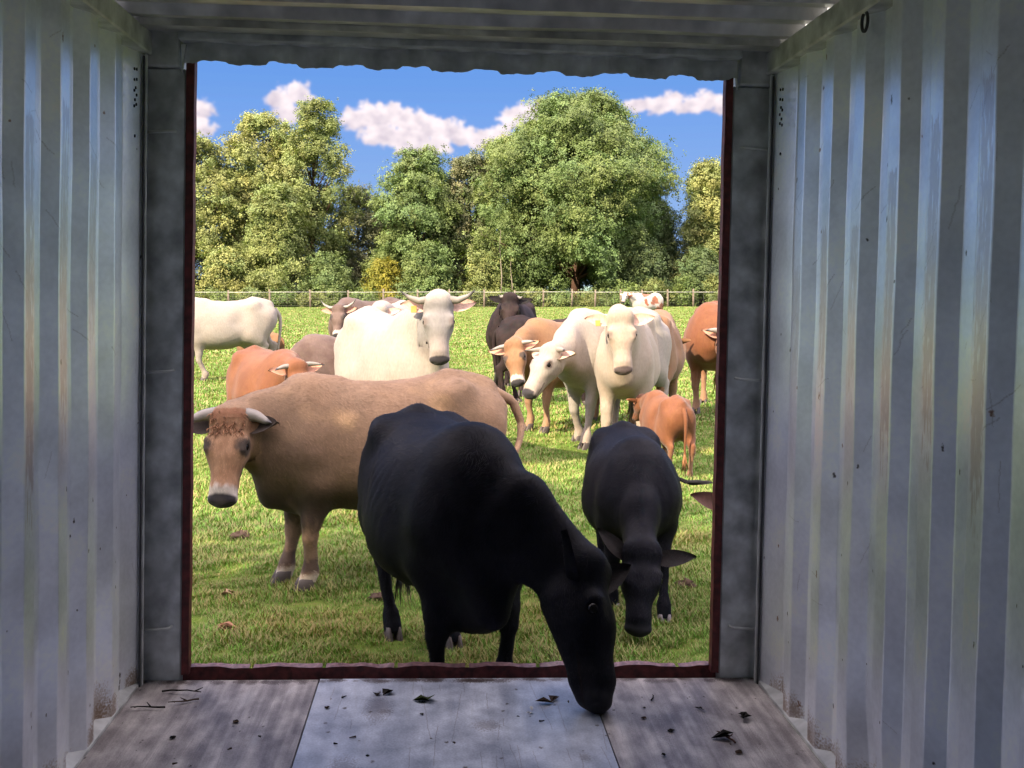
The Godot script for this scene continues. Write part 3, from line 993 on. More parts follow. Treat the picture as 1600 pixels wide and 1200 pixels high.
func build_trees():
	prepare_leaves()
	var olive := Color(0.235, 0.270, 0.092)
	var yellow := Color(0.305, 0.325, 0.115)
	var green := Color(0.168, 0.222, 0.075)
	var deep := Color(0.105, 0.145, 0.056)
	var grey := Color(0.225, 0.230, 0.120)
	# the wood behind the fence, left to right
	make_tree("alder_tree", "yellow green bushy tree at the left end of the wood, just inside the left jamb", Vector3(-21.8, 0, -97), 14.6, 8.5, 0, yellow, {"foot": 0.04})
	make_tree("alder_tree", "tall yellow green tree, left of the two highest crowns of the left clump", Vector3(-16.0, 0, -99), 17.2, 8.6, 0, yellow, {"foot": 0.05})
	make_tree("birch_tree", "slender loose crowned tree with sky showing through, right of the left clump", Vector3(-11.6, 0, -98), 18.3, 6.4, 1, olive, {"foot": 0.06, "leaves": 0.75})
	make_tree("alder_tree", "low bushy tree in front of the slender loose crowned tree", Vector3(-14.0, 0, -93), 10.2, 7.5, 2, olive, {"foot": 0.02})
	make_tree("alder_tree", "small thin tree in the gap where the sky comes lowest", Vector3(-7.9, 0, -101), 10.8, 5.0, 1, grey, {"foot": 0.05, "leaves": 0.6})
	make_tree("oak_tree", "dark green tree with a pointed top, right of the lowest gap", Vector3(-2.5, 0, -97), 13.9, 7.6, 0, green, {"foot": 0.03})
	make_tree("alder_tree", "dull brownish green tree between the pointed tree and the great oak", Vector3(2.3, 0, -99), 13.6, 5.4, 1, grey, {"foot": 0.04})
	make_tree("oak_tree", "middle green tree leaning on the left side of the great oak", Vector3(5.9, 0, -100), 15.6, 7.0, 0, olive, {"foot": 0.04})
	make_tree("oak_tree", "great broad oak with a reddish bare trunk, the widest crown of the wood", Vector3(11.4, 0, -95), 18.4, 15.6, 0, green, {"foot": 0.10, "bare": true, "trunk": 0.42, "clumps": 700, "leaves": 0.95})
	make_tree("alder_tree", "yellow green pointed tree at the right end of the wood by the right jamb", Vector3(23.4, 0, -97), 12.9, 7.6, 2, yellow, {"foot": 0.03})
	make_tree("alder_tree", "tree of the wood beyond the right jamb", Vector3(30.5, 0, -98), 14.5, 9.0, 0, olive, {"foot": 0.04})
	make_tree("alder_tree", "tree of the wood beyond the left jamb", Vector3(-30.0, 0, -98), 15.5, 10.0, 0, olive, {"foot": 0.04})
	# the second row
	for k in [[-19.0, -106, 12.5, 9.0, "farther dark tree seen between the two left trees"], [-5.0, -108, 9.8, 8.0, "farther dark tree low in the gap left of the pointed tree"], [8.5, -107, 13.5, 9.0, "farther dark tree behind the middle green tree"], [18.5, -106, 12.0, 9.0, "farther dark tree showing right of the great oak"], [0.0, -107, 11.5, 8.0, "farther dark tree behind the pointed tree"], [27.0, -107, 12.0, 9.0, "farther dark tree at the right end of the wood"], [19.2, -99, 9.6, 7.0, "lower dark tree filling the gap right of the great oak"]]:
		make_tree("dark_tree", k[4], Vector3(k[0], 0, k[1]), k[2], k[3], 2, deep, {"foot": 0.02, "leaves": 0.8})
	# bushes along the edge of the wood
	for k in [[-23.0, -92.5, 4.2, 5.5, olive, "olive bush at the foot of the leftmost tree"], [-18.0, -92.0, 4.6, 5.5, yellow, "yellowish bush at the foot of the tall yellow green tree"], [-9.6, -93.0, 4.4, 5.0, green, "green bush under the slender loose crowned tree"], [-5.2, -93.0, 3.6, 3.6, Color(0.26, 0.24, 0.035), "bright yellow bush at the edge of the wood, left of the pointed tree"],
			[-1.5, -92.0, 5.2, 5.5, green, "green bush at the foot of the pointed tree"], [3.4, -92.0, 5.6, 4.8, olive, "olive bush at the foot of the brownish tree"], [5.6, -93.0, 5.4, 4.0, green, "green bush left of the bare oak trunk"], [16.8, -91.5, 5.0, 5.4, deep, "dark bush right of the bare oak trunk"], [21.5, -91.0, 4.6, 5.5, deep, "dark bush at the foot of the right end tree"], [27.0, -91.0, 5.0, 6.0, olive, "olive bush beyond the right jamb"]]:
		make_tree("bush", k[5], Vector3(k[0], 0, k[1]), k[2], k[3], 2, k[4], {"foot": 0.0, "category": "bush", "clumps": 70})
	# thin bare stems in the shade of the wood
	var pale := mat(Color(0.26, 0.22, 0.18), 0.95, 0.2)
	var stems := [[4.6, -90.2, 7.0], [5.5, -90.6, 4.6]]
	for k in stems.size():
		var s := st_new()
		var q: Array = stems[k]
		tube(s, [Vector3(0, -0.1, 0), Vector3(0.10, q[2] * 0.35, 0), Vector3(-0.06, q[2] * 0.7, 0), Vector3(0.05, q[2], 0.1)], [0.06, 0.05, 0.035, 0.015], 6)
		var o := obj("bare_stem", done(s), pale)
		o.position = Vector3(q[0], 0, q[1])
		tag(o, ["taller thin pale stem before the brownish green tree", "shorter thin pale stem before the brownish green tree"][k], "stem", "thin stems at the edge of the wood")
	# trees standing left of and behind the container, which throw the dappled shade on the near grass
	make_tree("alder_tree", "tree beside the container that shades the nearest cattle", Vector3(SHADE[0].x, 0, SHADE[0].z), SHADE[0].y, 6.4, 0, olive, {"foot": 0.30, "clumps": 62, "leaves": 0.7})
	make_tree("alder_tree", "second tree behind the container", Vector3(SHADE[1].x, 0, SHADE[1].z), SHADE[1].y, 6.0, 0, olive, {"foot": 0.34, "clumps": 60})
	# weeds and brambles along the foot of the fence
	var r := RandomNumberGenerator.new()
	r.seed = 77
	var i := 0
	for k in [[-17.4, 0.7], [-15.2, 1.1], [-13.1, 0.9], [-10.4, 0.6], [5.3, 1.0], [7.5, 0.9], [9.6, 0.8], [12.2, 0.9], [14.8, 1.7], [17.0, 1.9], [19.6, 2.2], [22.2, 2.3], [24.4, 2.0], [-20.6, 1.0], [-6.6, 0.9], [2.4, 1.1]]:
		var names := ["bramble clump under the fence left of the dark brown horned cow", "bramble clump, tallest at the left part of the fence", "nettle clump right of the tallest left bramble", "low nettle clump left of the white horned cow's horns", "bramble clump right of the far black cow", "bramble clump left of the oak trunk", "bramble clump before the oak trunk", "bramble clump just right of the oak trunk", "bramble clump left of the pied cow", "bramble clump behind the pied cow", "tall bramble clump right of the pied cow", "tallest bramble clump near the right jamb", "bramble clump at the right jamb", "low weed clump at the left jamb", "low weed clump behind the white horned cow", "low weed clump left of the far black cow"]
		make_tree("bramble_clump", names[i], Vector3(k[0], 0, -87.6 - r.randf() * 0.9), k[1], 3.0, 2, [Color(0.15, 0.20, 0.06), Color(0.18, 0.21, 0.07)][i % 2], {"foot": 0.0, "category": "bramble", "clumps": 16, "trunk": 0.03, "leaves": 0.7})
		i += 1

const SHADE := [Vector3(-6.3, 8.0, 4.9), Vector3(-15.5, 12.0, 9.0)]

func build_fence():
	var wood := mat(Color(0.34, 0.27, 0.215), 0.9, 0.2)
	wood.albedo_texture = noise_tex(0.03, 0.6, 1.0, 91, 4)
	triplanar(wood, Vector3(1, 0.3, 1))
	var tape := mat(Color(0.72, 0.70, 0.66), 0.6)
	var wire := mat(Color(0.10, 0.095, 0.085), 0.6)
	var f := thing("fence", "post and wire fence with white tape along the edge of the wood", "fence", Vector3(0, 0, -86.4))
	var xs := []
	xs = [-26.09, -23.0, -20.01, -16.81, -13.62, -10.48, -7.54, -4.81, -2.13, 0.35, 3.13, 5.5, 7.82, 10.09, 11.95, 14.01, 15.71, 17.82, 19.88, 21.94, 24.16]
	for x in xs:
		var s := st_new()
		var h := 1.38 + noise.get_noise_1d(x) * 0.16
		var l := noise.get_noise_1d(x + 50.0) * 0.08
		tube(s, [Vector3(0, -0.1, 0), Vector3(l * 0.5, h * 0.5, 0), Vector3(l, h - 0.02, 0), Vector3(l, h, 0)], [0.085, 0.08, 0.075, 0.065], 8)
		var p := obj("post", done(s), wood, f)
		p.position = Vector3(x, 0, 0)
	for y in [1.20]:
		var s := st_new()
		for i in xs.size() - 1:
			add_box(s, Vector3(xs[i], y - 0.012 + 0.01 * sin(i * 1.7), 0.08), Vector3(xs[i + 1], y + 0.012 + 0.01 * sin(i * 1.7), 0.086), 0.0)
		obj("tape", done(s), tape, f)
	var net := st_new()
	for y in [0.15, 0.35, 0.55, 0.72, 1.02]: add_box(net, Vector3(xs[0], y - 0.006, -0.08), Vector3(xs[xs.size() - 1], y + 0.006, -0.068), 0.0)
	var x: float = xs[0]
	while x < xs[xs.size() - 1]:
		add_box(net, Vector3(x - 0.005, 0.1, -0.066), Vector3(x + 0.005, 1.02, -0.056), 0.0)
		x += 0.60
	var w := obj("wire_netting", done(net), wire, f)
	w.set_meta("kind", "stuff")

# ------------------------------------------------------------------ cattle
# A body is a field of tapered capsules and one lofted trunk, joined with a smooth minimum and meshed as surface nets.
# Cow axes: +x forward, +y up, +z to the animal's right; an adult stands 1.3 high before scaling.
var fv := PackedFloat32Array()
var fo := Vector3.ZERO
var fc := 0.02
var fnx := 0
var fny := 0
var fnz := 0
var mv := PackedVector3Array()
var mn := PackedVector3Array()
var mc := PackedColorArray()
var mi := PackedInt32Array()

func grid(lo: Vector3, hi: Vector3, c: float):
	fo = lo
	fc = c
	fnx = int((hi.x - lo.x) / c) + 2
	fny = int((hi.y - lo.y) / c) + 2
	fnz = int((hi.z - lo.z) / c) + 2
	fv = PackedFloat32Array()
	fv.resize(fnx * fny * fnz)
	fv.fill(9.0)

func span(lo: Vector3, hi: Vector3) -> Array:
	return [clampi(int((lo.x - fo.x) / fc), 0, fnx), clampi(int((hi.x - fo.x) / fc) + 2, 0, fnx), clampi(int((lo.y - fo.y) / fc), 0, fny),
		clampi(int((hi.y - fo.y) / fc) + 2, 0, fny), clampi(int((lo.z - fo.z) / fc), 0, fnz), clampi(int((hi.z - fo.z) / fc) + 2, 0, fnz)]

func put_cap(a: Vector3, b: Vector3, side: Vector3, r1: Vector2, r2: Vector2, k: float):
	# an elliptical tapered capsule; r.x along side, r.y across it; k < 0 cuts it away
	var d := b - a
	var l2 := maxf(d.length_squared(), 1e-8)
	var dir := d / sqrt(l2)
	var u := dir.cross(side)
	if u.length_squared() < 1e-6: u = dir.cross(Vector3(0.3, 1, 0.2))
	u = u.normalized()
	var sd := u.cross(dir)
	var m := maxf(maxf(r1.x, r1.y), maxf(r2.x, r2.y)) + absf(k) + fc * 3.0
	var e := span(a.min(b) - Vector3.ONE * m, a.max(b) + Vector3.ONE * m)
	var cut := k < 0.0
	var kk := absf(k)
	for iz in range(e[4], e[5]):
		for iy in range(e[2], e[3]):
			var at: int = (iz * fny + iy) * fnx + e[0]
			var p := Vector3(fo.x + e[0] * fc, fo.y + iy * fc, fo.z + iz * fc) - a
			for ix in range(e[0], e[1]):
				var t := clampf(p.dot(d) / l2, 0.0, 1.0)
				var q := p - d * t
				var rs := r1.x + (r2.x - r1.x) * t
				var ru := r1.y + (r2.y - r1.y) * t
				var s3 := Vector3(q.dot(sd) / rs, q.dot(u) / ru, q.dot(dir) / minf(rs, ru))
				var k0 := s3.length()
				if k0 < 4.0:
					var k1 := Vector3(s3.x / rs, s3.y / ru, s3.z / minf(rs, ru)).length()
					var ds := k0 * (k0 - 1.0) / maxf(k1, 1e-4) if k0 > 0.05 else -minf(rs, ru)
					var was := fv[at]
					if cut:
						ds = -ds
						var h := maxf(kk - absf(ds - was), 0.0) / kk
						fv[at] = maxf(ds, was) + h * h * kk * 0.25
					else:
						var h := maxf(kk - absf(ds - was), 0.0) / kk
						fv[at] = minf(ds, was) - h * h * kk * 0.25
				at += 1
				p.x += fc

func put_trunk(keys: Array, fat: float):
	# keys: [x, top, bottom, half width]
	var n := 96
	var x0: float = keys[0][0]
	var x1: float = keys[keys.size() - 1][0]
	var tab := PackedVector3Array()
	for i in n + 1:
		var x := lerpf(x0, x1, float(i) / n)
		var j := 0
		while j < keys.size() - 2 and keys[j + 1][0] < x: j += 1
		var t: float = (x - keys[j][0]) / (keys[j + 1][0] - keys[j][0])
		var q := []
		for w in [1, 2, 3]:
			q.append(cubic_interpolate(keys[j][w], keys[j + 1][w], keys[maxi(j - 1, 0)][w], keys[mini(j + 2, keys.size() - 1)][w], t))
		tab.append(Vector3(q[0], q[1], maxf(q[2] * fat, 0.02)))
	var e := span(Vector3(x0 - 0.12, 0.3, -0.6), Vector3(x1 + 0.12, 1.5, 0.6))
	for iz in range(e[4], e[5]):
		var z := absf(fo.z + iz * fc)
		for iy in range(e[2], e[3]):
			var y := fo.y + iy * fc
			var at: int = (iz * fny + iy) * fnx + e[0]
			for ix in range(e[0], e[1]):
				var x := fo.x + ix * fc
				var f := clampf((x - x0) / (x1 - x0) * n, 0.0, n - 0.001)
				var i := int(f)
				var k := tab[i].lerp(tab[i + 1], f - i)
				var hh := (k.x - k.y) * 0.5
				var qy := (y - k.y - hh) / hh
				if absf(qy) > 1.7 or z > k.z * 2.0 + 0.08:
					at += 1
					continue
				var w := k.z * (1.0 - 0.17 * clampf(qy, -1.2, 1.2))
				var over := maxf(x0 - x, x - x1)
				var qz := z / w
				# a squarish ellipse
				var ay := absf(qy)
				var k0 := pow(pow(qz, 2.3) + pow(ay, 2.3), 1.0 / 2.3)
				var ds := (k0 - 1.0) * minf(w, hh) * (1.0 if k0 < 1.0 else 1.1)
				if over > 0.0: ds = maxf(ds, 0.0) + over if ds > 0.0 else over
				var was := fv[at]
				var h := maxf(0.10 - absf(ds - was), 0.0) * 10.0
				fv[at] = minf(was, ds) - h * h * 0.025
				at += 1

func nets(T: Transform3D, keep: Callable, lump: float):
	# adds the surface of the field to the mesh arrays; T takes the grid to cow axes
	var ids := PackedInt32Array()
	ids.resize(fv.size())
	ids.fill(-1)
	var first := mv.size()
	var sx := 1
	var sy := fnx
	var sz := fnx * fny
	var offs := [0, sx, sy, sx + sy, sz, sx + sz, sy + sz, sx + sy + sz]
	var lim := fc * 4.0
	var val := PackedFloat32Array()
	val.resize(8)
	var edges := [[0, 1], [2, 3], [4, 5], [6, 7], [0, 2], [1, 3], [4, 6], [5, 7], [0, 4], [1, 5], [2, 6], [3, 7]]
	for iz in fnz - 1:
		for iy in fny - 1:
			var at := (iz * fny + iy) * fnx
			for ix in fnx - 1:
				var v0 := fv[at]
				if absf(v0) < lim:
					var mask := 0
					for k in 8:
						var w := fv[at + offs[k]]
						val[k] = w
						if w < 0.0: mask |= 1 << k
					if mask != 0 and mask != 255:
						var s := Vector3.ZERO
						var n := 0
						for ed in edges:
							var a: float = val[ed[0]]
							var b: float = val[ed[1]]
							if (a < 0.0) != (b < 0.0):
								var t := a / (a - b)
								var k1: int = ed[0]
								var k2: int = ed[1]
								s += Vector3(k1 & 1, (k1 >> 1) & 1, k1 >> 2).lerp(Vector3(k2 & 1, (k2 >> 1) & 1, k2 >> 2), t)
								n += 1
						var p: Vector3 = T * (fo + (Vector3(ix, iy, iz) + s / n) * fc)
						if (keep as Callable).call(p):
							ids[at] = mv.size()
							mv.append(p)
							mn.append(Vector3.ZERO)
				at += 1
	for iz in range(1, fnz - 1):
		for iy in range(1, fny - 1):
			var at := (iz * fny + iy) * fnx + 1
			for ix in range(1, fnx - 1):
				var a := fv[at]
				if absf(a) < lim:
					for ax in 3:
						var st: int = [sx, sy, sz][ax]
						var b := fv[at + st]
						if (a < 0.0) != (b < 0.0):
							var u: int = [sy, sz, sx][ax]
							var v: int = [sz, sx, sy][ax]
							var q0 := ids[at - u - v]
							var q1 := ids[at - v]
							var q2 := ids[at]
							var q3 := ids[at - u]
							if q0 < 0 or q1 < 0 or q2 < 0 or q3 < 0: continue
							if a > 0.0:
								var tmp := q1
								q1 = q3
								q3 = tmp
							mi.append_array([q0, q2, q1, q0, q3, q2])
				at += 1
	face_normals(first)
	if lump > 0.0:
		for i in range(first, mv.size()):
			mv[i] += mn[i] * (noise.get_noise_3dv(mv[i] * 7.0) * lump + noise.get_noise_3dv(mv[i] * 2.6 + Vector3(9, 4, 2)) * lump * 2.2)

func face_normals(first: int):
	var k := 0
	while k < mi.size():
		var a := mi[k]
		if a >= first:
			var c := mi[k + 1]
			var b := mi[k + 2]
			var n := (mv[b] - mv[a]).cross(mv[c] - mv[a])
			mn[a] += n
			mn[b] += n
			mn[c] += n
		k += 3
	for i in range(first, mn.size()): mn[i] = mn[i].normalized()

func sheet(rows: Array, closed: bool, first_color: Callable):
	# joins rows of points into the mesh arrays, counter-clockwise seen from outside
	var first := mv.size()
	var m: int = rows[0].size()
	for r in rows:
		for p in r:
			mv.append(p)
			mn.append(Vector3.ZERO)
			mc.append((first_color as Callable).call(p))
	for i in rows.size() - 1:
		for j in (m if closed else m - 1):
			var a := first + i * m + j
			var b := first + i * m + (j + 1) % m
			mi.append_array([a, b + m, b, a, a + m, b + m])
	face_normals(first)

func array_mesh() -> ArrayMesh:
	var arr := []
	arr.resize(Mesh.ARRAY_MAX)
	arr[Mesh.ARRAY_VERTEX] = mv
	arr[Mesh.ARRAY_NORMAL] = mn
	arr[Mesh.ARRAY_COLOR] = mc
	arr[Mesh.ARRAY_INDEX] = mi
	var me := ArrayMesh.new()
	me.add_surface_from_arrays(Mesh.PRIMITIVE_TRIANGLES, arr)
	return me

func fresh():
	mv = PackedVector3Array()
	mn = PackedVector3Array()
	mc = PackedColorArray()
	mi = PackedInt32Array()

const COATS := {
	"black": [Color(0.0095, 0.0098, 0.0135), Color(0.016, 0.016, 0.021)],
	"brown": [Color(0.28, 0.175, 0.105), Color(0.36, 0.22, 0.13)],
	"white": [Color(0.305, 0.265, 0.23), Color(0.35, 0.32, 0.29)],
	"white_shaded_face": [Color(0.305, 0.265, 0.23), Color(0.35, 0.32, 0.29)],
	"cream": [Color(0.345, 0.275, 0.215), Color(0.39, 0.325, 0.27)],
	"orange": [Color(0.150, 0.052, 0.021), Color(0.205, 0.078, 0.034)],
	"tan": [Color(0.20, 0.098, 0.047), Color(0.26, 0.14, 0.07)],
	"dark_brown": [Color(0.085, 0.050, 0.040), Color(0.15, 0.10, 0.085)],
	"blackish": [Color(0.022, 0.017, 0.018), Color(0.05, 0.035, 0.033)],
	"pied": [Color(0.52, 0.47, 0.42), Color(0.55, 0.50, 0.45)],
	"red": [Color(0.085, 0.028, 0.018), Color(0.11, 0.04, 0.025)],
}

func coat_color(kind: String, p: Vector3, h: Vector3, head: bool) -> Color:
	# p in cow axes; h = (along the face, above it, to the side) in head axes
	var c0: Color = COATS[kind][0]
	var c1: Color = COATS[kind][1]
	var n := noise.get_noise_3dv(p * 3.1)
	var fine := hair_noise.get_noise_3d(p.x * 26.0, p.y * 9.0, p.z * 26.0)
	var c := c0.lerp(c1, clampf(0.5 + n * 0.9 + fine * 0.35, 0, 1))
	var light := kind == "white" or kind == "white_shaded_face" or kind == "cream" or kind == "pied"
	if kind == "pied":
		var m := noise.get_noise_3dv(p * 1.7 + Vector3(5, 1, 3))
		if m > 0.20 and not (head and absf(h.z) < 0.06): c = Color(0.25, 0.085, 0.045).lerp(Color(0.33, 0.12, 0.07), fine + 0.5)
	if light:
		# skin and dust show through: pinkish on the neck and face, dirt on the shins
		c = c.lerp(Color(0.36, 0.23, 0.155), clampf(0.16 + n * 0.55, 0, 0.45) * (1.0 if kind == "cream" else 0.55))
		if p.y < 0.35 and not head: c = c.lerp(Color(0.32, 0.22, 0.155), clampf((0.35 - p.y) * 1.6 + fine * 0.5, 0, 0.6))
	if kind == "brown" and not head:
		# smoky neck, shoulder and upper foreleg; paler bands over the hooves
		var smoke := smoothstep(0.05, 0.75, p.x) * smoothstep(1.35, 0.75, p.y) * 0.75
		c = c.lerp(Color(0.075, 0.052, 0.042), clampf(smoke + n * 0.35 * smoke, 0, 0.8))
		if p.x > 0.1 and p.y < 0.75:
			c = c.lerp(Color(0.035, 0.024, 0.020), smoothstep(0.72, 0.56, p.y) * smoothstep(0.33, 0.47, p.y + fine * 0.05) * 0.8)
		if p.y < 0.40: c = c.lerp(Color(0.30, 0.19, 0.12), smoothstep(0.44, 0.30, p.y + fine * 0.06) * 0.8)
		if p.y < 0.20: c = c.lerp(Color(0.06, 0.04, 0.035), smoothstep(0.10, 0.14, p.y) * smoothstep(0.24, 0.19, p.y) * 0.75)
		if p.y < 0.13: c = c.lerp(Color(0.55, 0.46, 0.36), smoothstep(0.125, 0.10, p.y + fine * 0.02))
	if (kind == "orange" or kind == "tan" or kind == "red") and not head:
		c = c.lerp(Color(0.38, 0.24, 0.15), smoothstep(0.62, 0.20, p.y + fine * 0.1) * 0.55)
	if head:
		if kind == "white_shaded_face": c = c.lerp(Color(0.20, 0.19, 0.195), smoothstep(-0.05, 0.05, h.x) * 0.75)  # shade over the face, put into the hide colour
		if kind == "brown":
			var face := Color(0.28, 0.145, 0.078).lerp(Color(0.36, 0.20, 0.115), fine + 0.5)
			c = c.lerp(face, smoothstep(0.16, 0.05, absf(h.z)) * 0.85)
			c = c.lerp(Color(0.21, 0.085, 0.042), smoothstep(0.10, -0.02, h.x + fine * 0.04) * 0.8)
			c = c.lerp(Color(0.05, 0.04, 0.036), smoothstep(-0.11, -0.19, h.y) * 0.55)
		if kind == "brown" or kind == "tan" or kind == "dark_brown":
			# a dark ring about the eye
			var de := Vector3(h.x - 0.172, (h.y - 0.0) * 0.9, absf(h.z) - 0.105).length()
			c = c.lerp(Color(0.035, 0.028, 0.026), smoothstep(0.068, 0.036, de + fine * 0.014) * 0.92)
		if light:
			var de2 := Vector3(h.x - 0.172, h.y, absf(h.z) - 0.105).length()
			c = c.lerp(Color(0.14, 0.10, 0.085), smoothstep(0.055, 0.030, de2) * 0.8)
			c = c.lerp(Color(0.38, 0.28, 0.225), smoothstep(0.22, 0.40, h.x) * 0.4)
		if kind != "black" and kind != "blackish":
			# a pale ring round a dark muzzle
			if kind == "brown" or kind == "dark_brown" or kind == "tan": c = c.lerp(Color(0.60, 0.53, 0.48), smoothstep(0.375, 0.415, h.x + fine * 0.02) * 0.95)
			if h.x > 0.40:
				var nose := smoothstep(0.434, 0.450, h.x + (h.y + 0.06) * 0.10 + fine * 0.004) * smoothstep(-0.128, -0.108, h.y) * smoothstep(0.088, 0.072, absf(h.z))
				c = c.lerp(Color(0.030, 0.026, 0.030) if kind != "cream" else Color(0.09, 0.065, 0.062), nose)
		else:
			c = c.lerp(Color(0.030, 0.030, 0.034), smoothstep(0.42, 0.47, h.x) * 0.8)
		# the mouth line
		var ml := absf(h.y + 0.110 - (0.47 - h.x) * 0.10)
		if h.x > 0.30 and h.x < 0.49: c = c.lerp(Color(0.02, 0.015, 0.015), smoothstep(0.008, 0.002, ml) * 0.8)
	return c

func v3(a) -> Vector3: return a if a is Vector3 else Vector3(a[0], a[1], a[2])

func make_cow(d: Dictionary) -> Node3D:
	var s: float = d.s
	var root := thing(d.get("name", "cow"), d.label, d.get("category", "cow"), Vector3(d.at[0], d.get("y", -0.012), d.at[1]), atan2(-d.dir[1], d.dir[0]))
	root.scale = Vector3.ONE * s
	var inv := root.transform.affine_inverse()
	var poll: Vector3 = inv * v3(d.poll)
	var muz: Vector3 = inv * v3(d.muz)
	var hs: float = d.get("hs", 1.0)
	var F := (muz - poll).normalized()
	# the forehead faces away from the neck unless told otherwise
	var base := Vector3(0.46, 1.0, 0.0)
	var up_hint: Vector3 = (inv.basis * v3(d.up)).normalized() if d.has("up") else Vector3.UP
	var U := (up_hint - F * up_hint.dot(F)).normalized()
	var S := F.cross(U).normalized()
	var H := Transform3D(Basis(F * hs, U * hs, S * hs), poll)     # head axes (f, u, s) to cow axes
	var HI := H.affine_inverse()
	var coat: String = d.coat
	var fat: float = d.get("fat", 1.0)
	var Z := Vector3(0, 0, 1)
	var mid_off: Vector3 = v3(d.get("bend", [0.0, 0.0, 0.0]))
	var B := H * Vector3(-0.01, -0.085, 0)
	var M := base.lerp(B, 0.5) + mid_off
	var ns: float = d.get("neck", 1.0)
	# ---- the elements
	var caps := []   # [a, b, side, r1, r2, k, near the head]
	caps.append([base, M, Z, Vector2(0.155 * ns * fat, 0.25 * ns), Vector2(0.12 * ns, 0.205 * ns), 0.16, true])
	caps.append([M, B, (Z * (1.0 if S.z >= 0 else -1.0) + S * 1.2).normalized(), Vector2(0.12 * ns, 0.205 * ns), Vector2(0.098 * hs, 0.125 * hs), 0.10, true])
	if d.get("dewlap", 1.0) > 0.0:
		var dn := (M - base).cross(Z).normalized()
		if dn.y > 0: dn = -dn
		caps.append([Vector3(0.66, 0.74, 0), M + dn * 0.19 * ns, Z, Vector2(0.045, 0.07), Vector2(0.03, 0.05), 0.12, false])
	var hcaps := [
		[Vector3(0.05, -0.045, 0), Vector3(0.20, -0.05, 0), Vector2(0.114, 0.085), Vector2(0.110, 0.080), 0.04],
		[Vector3(0.16, -0.050, 0), Vector3(0.385, -0.052, 0), Vector2(0.098, 0.082), Vector2(0.068, 0.060), 0.06],
		[Vector3(0.39, -0.062, 0), Vector3(0.448, -0.068, 0), Vector2(0.072, 0.056), Vector2(0.083, 0.052), 0.03],
		[Vector3(0.08, -0.125, 0), Vector3(0.37, -0.112, 0), Vector2(0.068, 0.066), Vector2(0.040, 0.034), 0.07],
		[Vector3(0.37, -0.112, 0), Vector3(0.435, -0.112, 0), Vector2(0.046, 0.032), Vector2(0.054, 0.028), 0.03],
		[Vector3(0.10, -0.115, 0.055), Vector3(0.17, -0.11, 0.052), Vector2(0.05, 0.075), Vector2(0.04, 0.06), 0.05],
		[Vector3(0.10, -0.115, -0.055), Vector3(0.17, -0.11, -0.052), Vector2(0.05, 0.075), Vector2(0.04, 0.06), 0.05],
		[Vector3(0.145, 0.004, 0.086), Vector3(0.190, 0.000, 0.084), Vector2(0.028, 0.028), Vector2(0.026, 0.026), 0.04],
		[Vector3(0.145, 0.004, -0.086), Vector3(0.190, 0.000, -0.084), Vector2(0.028, 0.028), Vector2(0.026, 0.026), 0.04],
		[Vector3(0.142, 0.016, 0.106), Vector3(0.192, 0.014, 0.102), Vector2(0.014, 0.014), Vector2(0.012, 0.012), 0.02],
		[Vector3(0.142, 0.016, -0.106), Vector3(0.192, 0.014, -0.102), Vector2(0.014, 0.014), Vector2(0.012, 0.012), 0.02],
		[Vector3(-0.005, 0.0, -0.045), Vector3(-0.005, 0.0, 0.045), Vector2(0.055, 0.055), Vector2(0.055, 0.055), 0.07],
		[Vector3(0.24, -0.115, 0.04), Vector3(0.36, -0.10, 0.036), Vector2(0.022, 0.03), Vector2(0.02, 0.025), 0.04],
		[Vector3(0.24, -0.115, -0.04), Vector3(0.36, -0.10, -0.036), Vector2(0.022, 0.03), Vector2(0.02, 0.025), 0.04]]
	var hcuts := [
		[Vector3(0.503, -0.046, 0.038), Vector3(0.494, -0.062, 0.056), 0.014],
		[Vector3(0.503, -0.046, -0.038), Vector3(0.494, -0.062, -0.056), 0.014],
		[Vector3(0.172, -0.004, 0.124), Vector3(0.174, -0.004, 0.124), 0.019],
		[Vector3(0.172, -0.004, -0.124), Vector3(0.174, -0.004, -0.124), 0.019],
		[Vector3(0.505, -0.112, -0.03), Vector3(0.505, -0.112, 0.03), 0.012]]
	# legs
	var feet: Array = d.get("feet", [[0.44, -0.16], [0.40, 0.16], [-0.58, -0.16], [-0.64, 0.16]])   # front left, front right, hind left, hind right: x, z[, lift]
	var thin: float = d.get("leg", 1.0)
	var ankle := []
	for k in 4:
		var zs := -1.0 if k % 2 == 0 else 1.0
		var ft := Vector3(feet[k][0], feet[k][2] if feet[k].size() > 2 else 0.0, feet[k][1])
		if k < 2:
			var sh := Vector3(0.46, 0.92, 0.15 * zs * fat)
			var el := Vector3(0.38, 0.68, 0.165 * zs * fat)
			var kn := el.lerp(ft + Vector3(0, 0.02, 0), 0.46) + Vector3(0.03, 0, 0)
			var fe := ft + Vector3(-0.018, 0.125, 0)
			caps.append([sh, el, Z, Vector2(0.10, 0.17), Vector2(0.088, 0.115), 0.10, false])
			caps.append([el, kn + Vector3(-0.01, 0.06, 0), Z, Vector2(0.082, 0.10) * thin, Vector2(0.052, 0.056) * thin, 0.07, false])
			caps.append([kn + Vector3(-0.005, 0.05, 0), kn + Vector3(0, -0.04, 0), Z, Vector2(0.054, 0.056) * thin, Vector2(0.046, 0.046) * thin, 0.03, false])
			caps.append([kn + Vector3(0, -0.04, 0), fe, Z, Vector2(0.042, 0.044) * thin, Vector2(0.036, 0.039) * thin, 0.03, false])
			caps.append([fe, ft + Vector3(0.006, 0.06, 0), Z, Vector2(0.047, 0.046) * thin, Vector2(0.047, 0.046) * thin, 0.03, false])
			ankle.append([ft, Vector3(1, 0, 0)])
		else:
			var hp := Vector3(-0.52, 1.02, 0.13 * zs * fat)
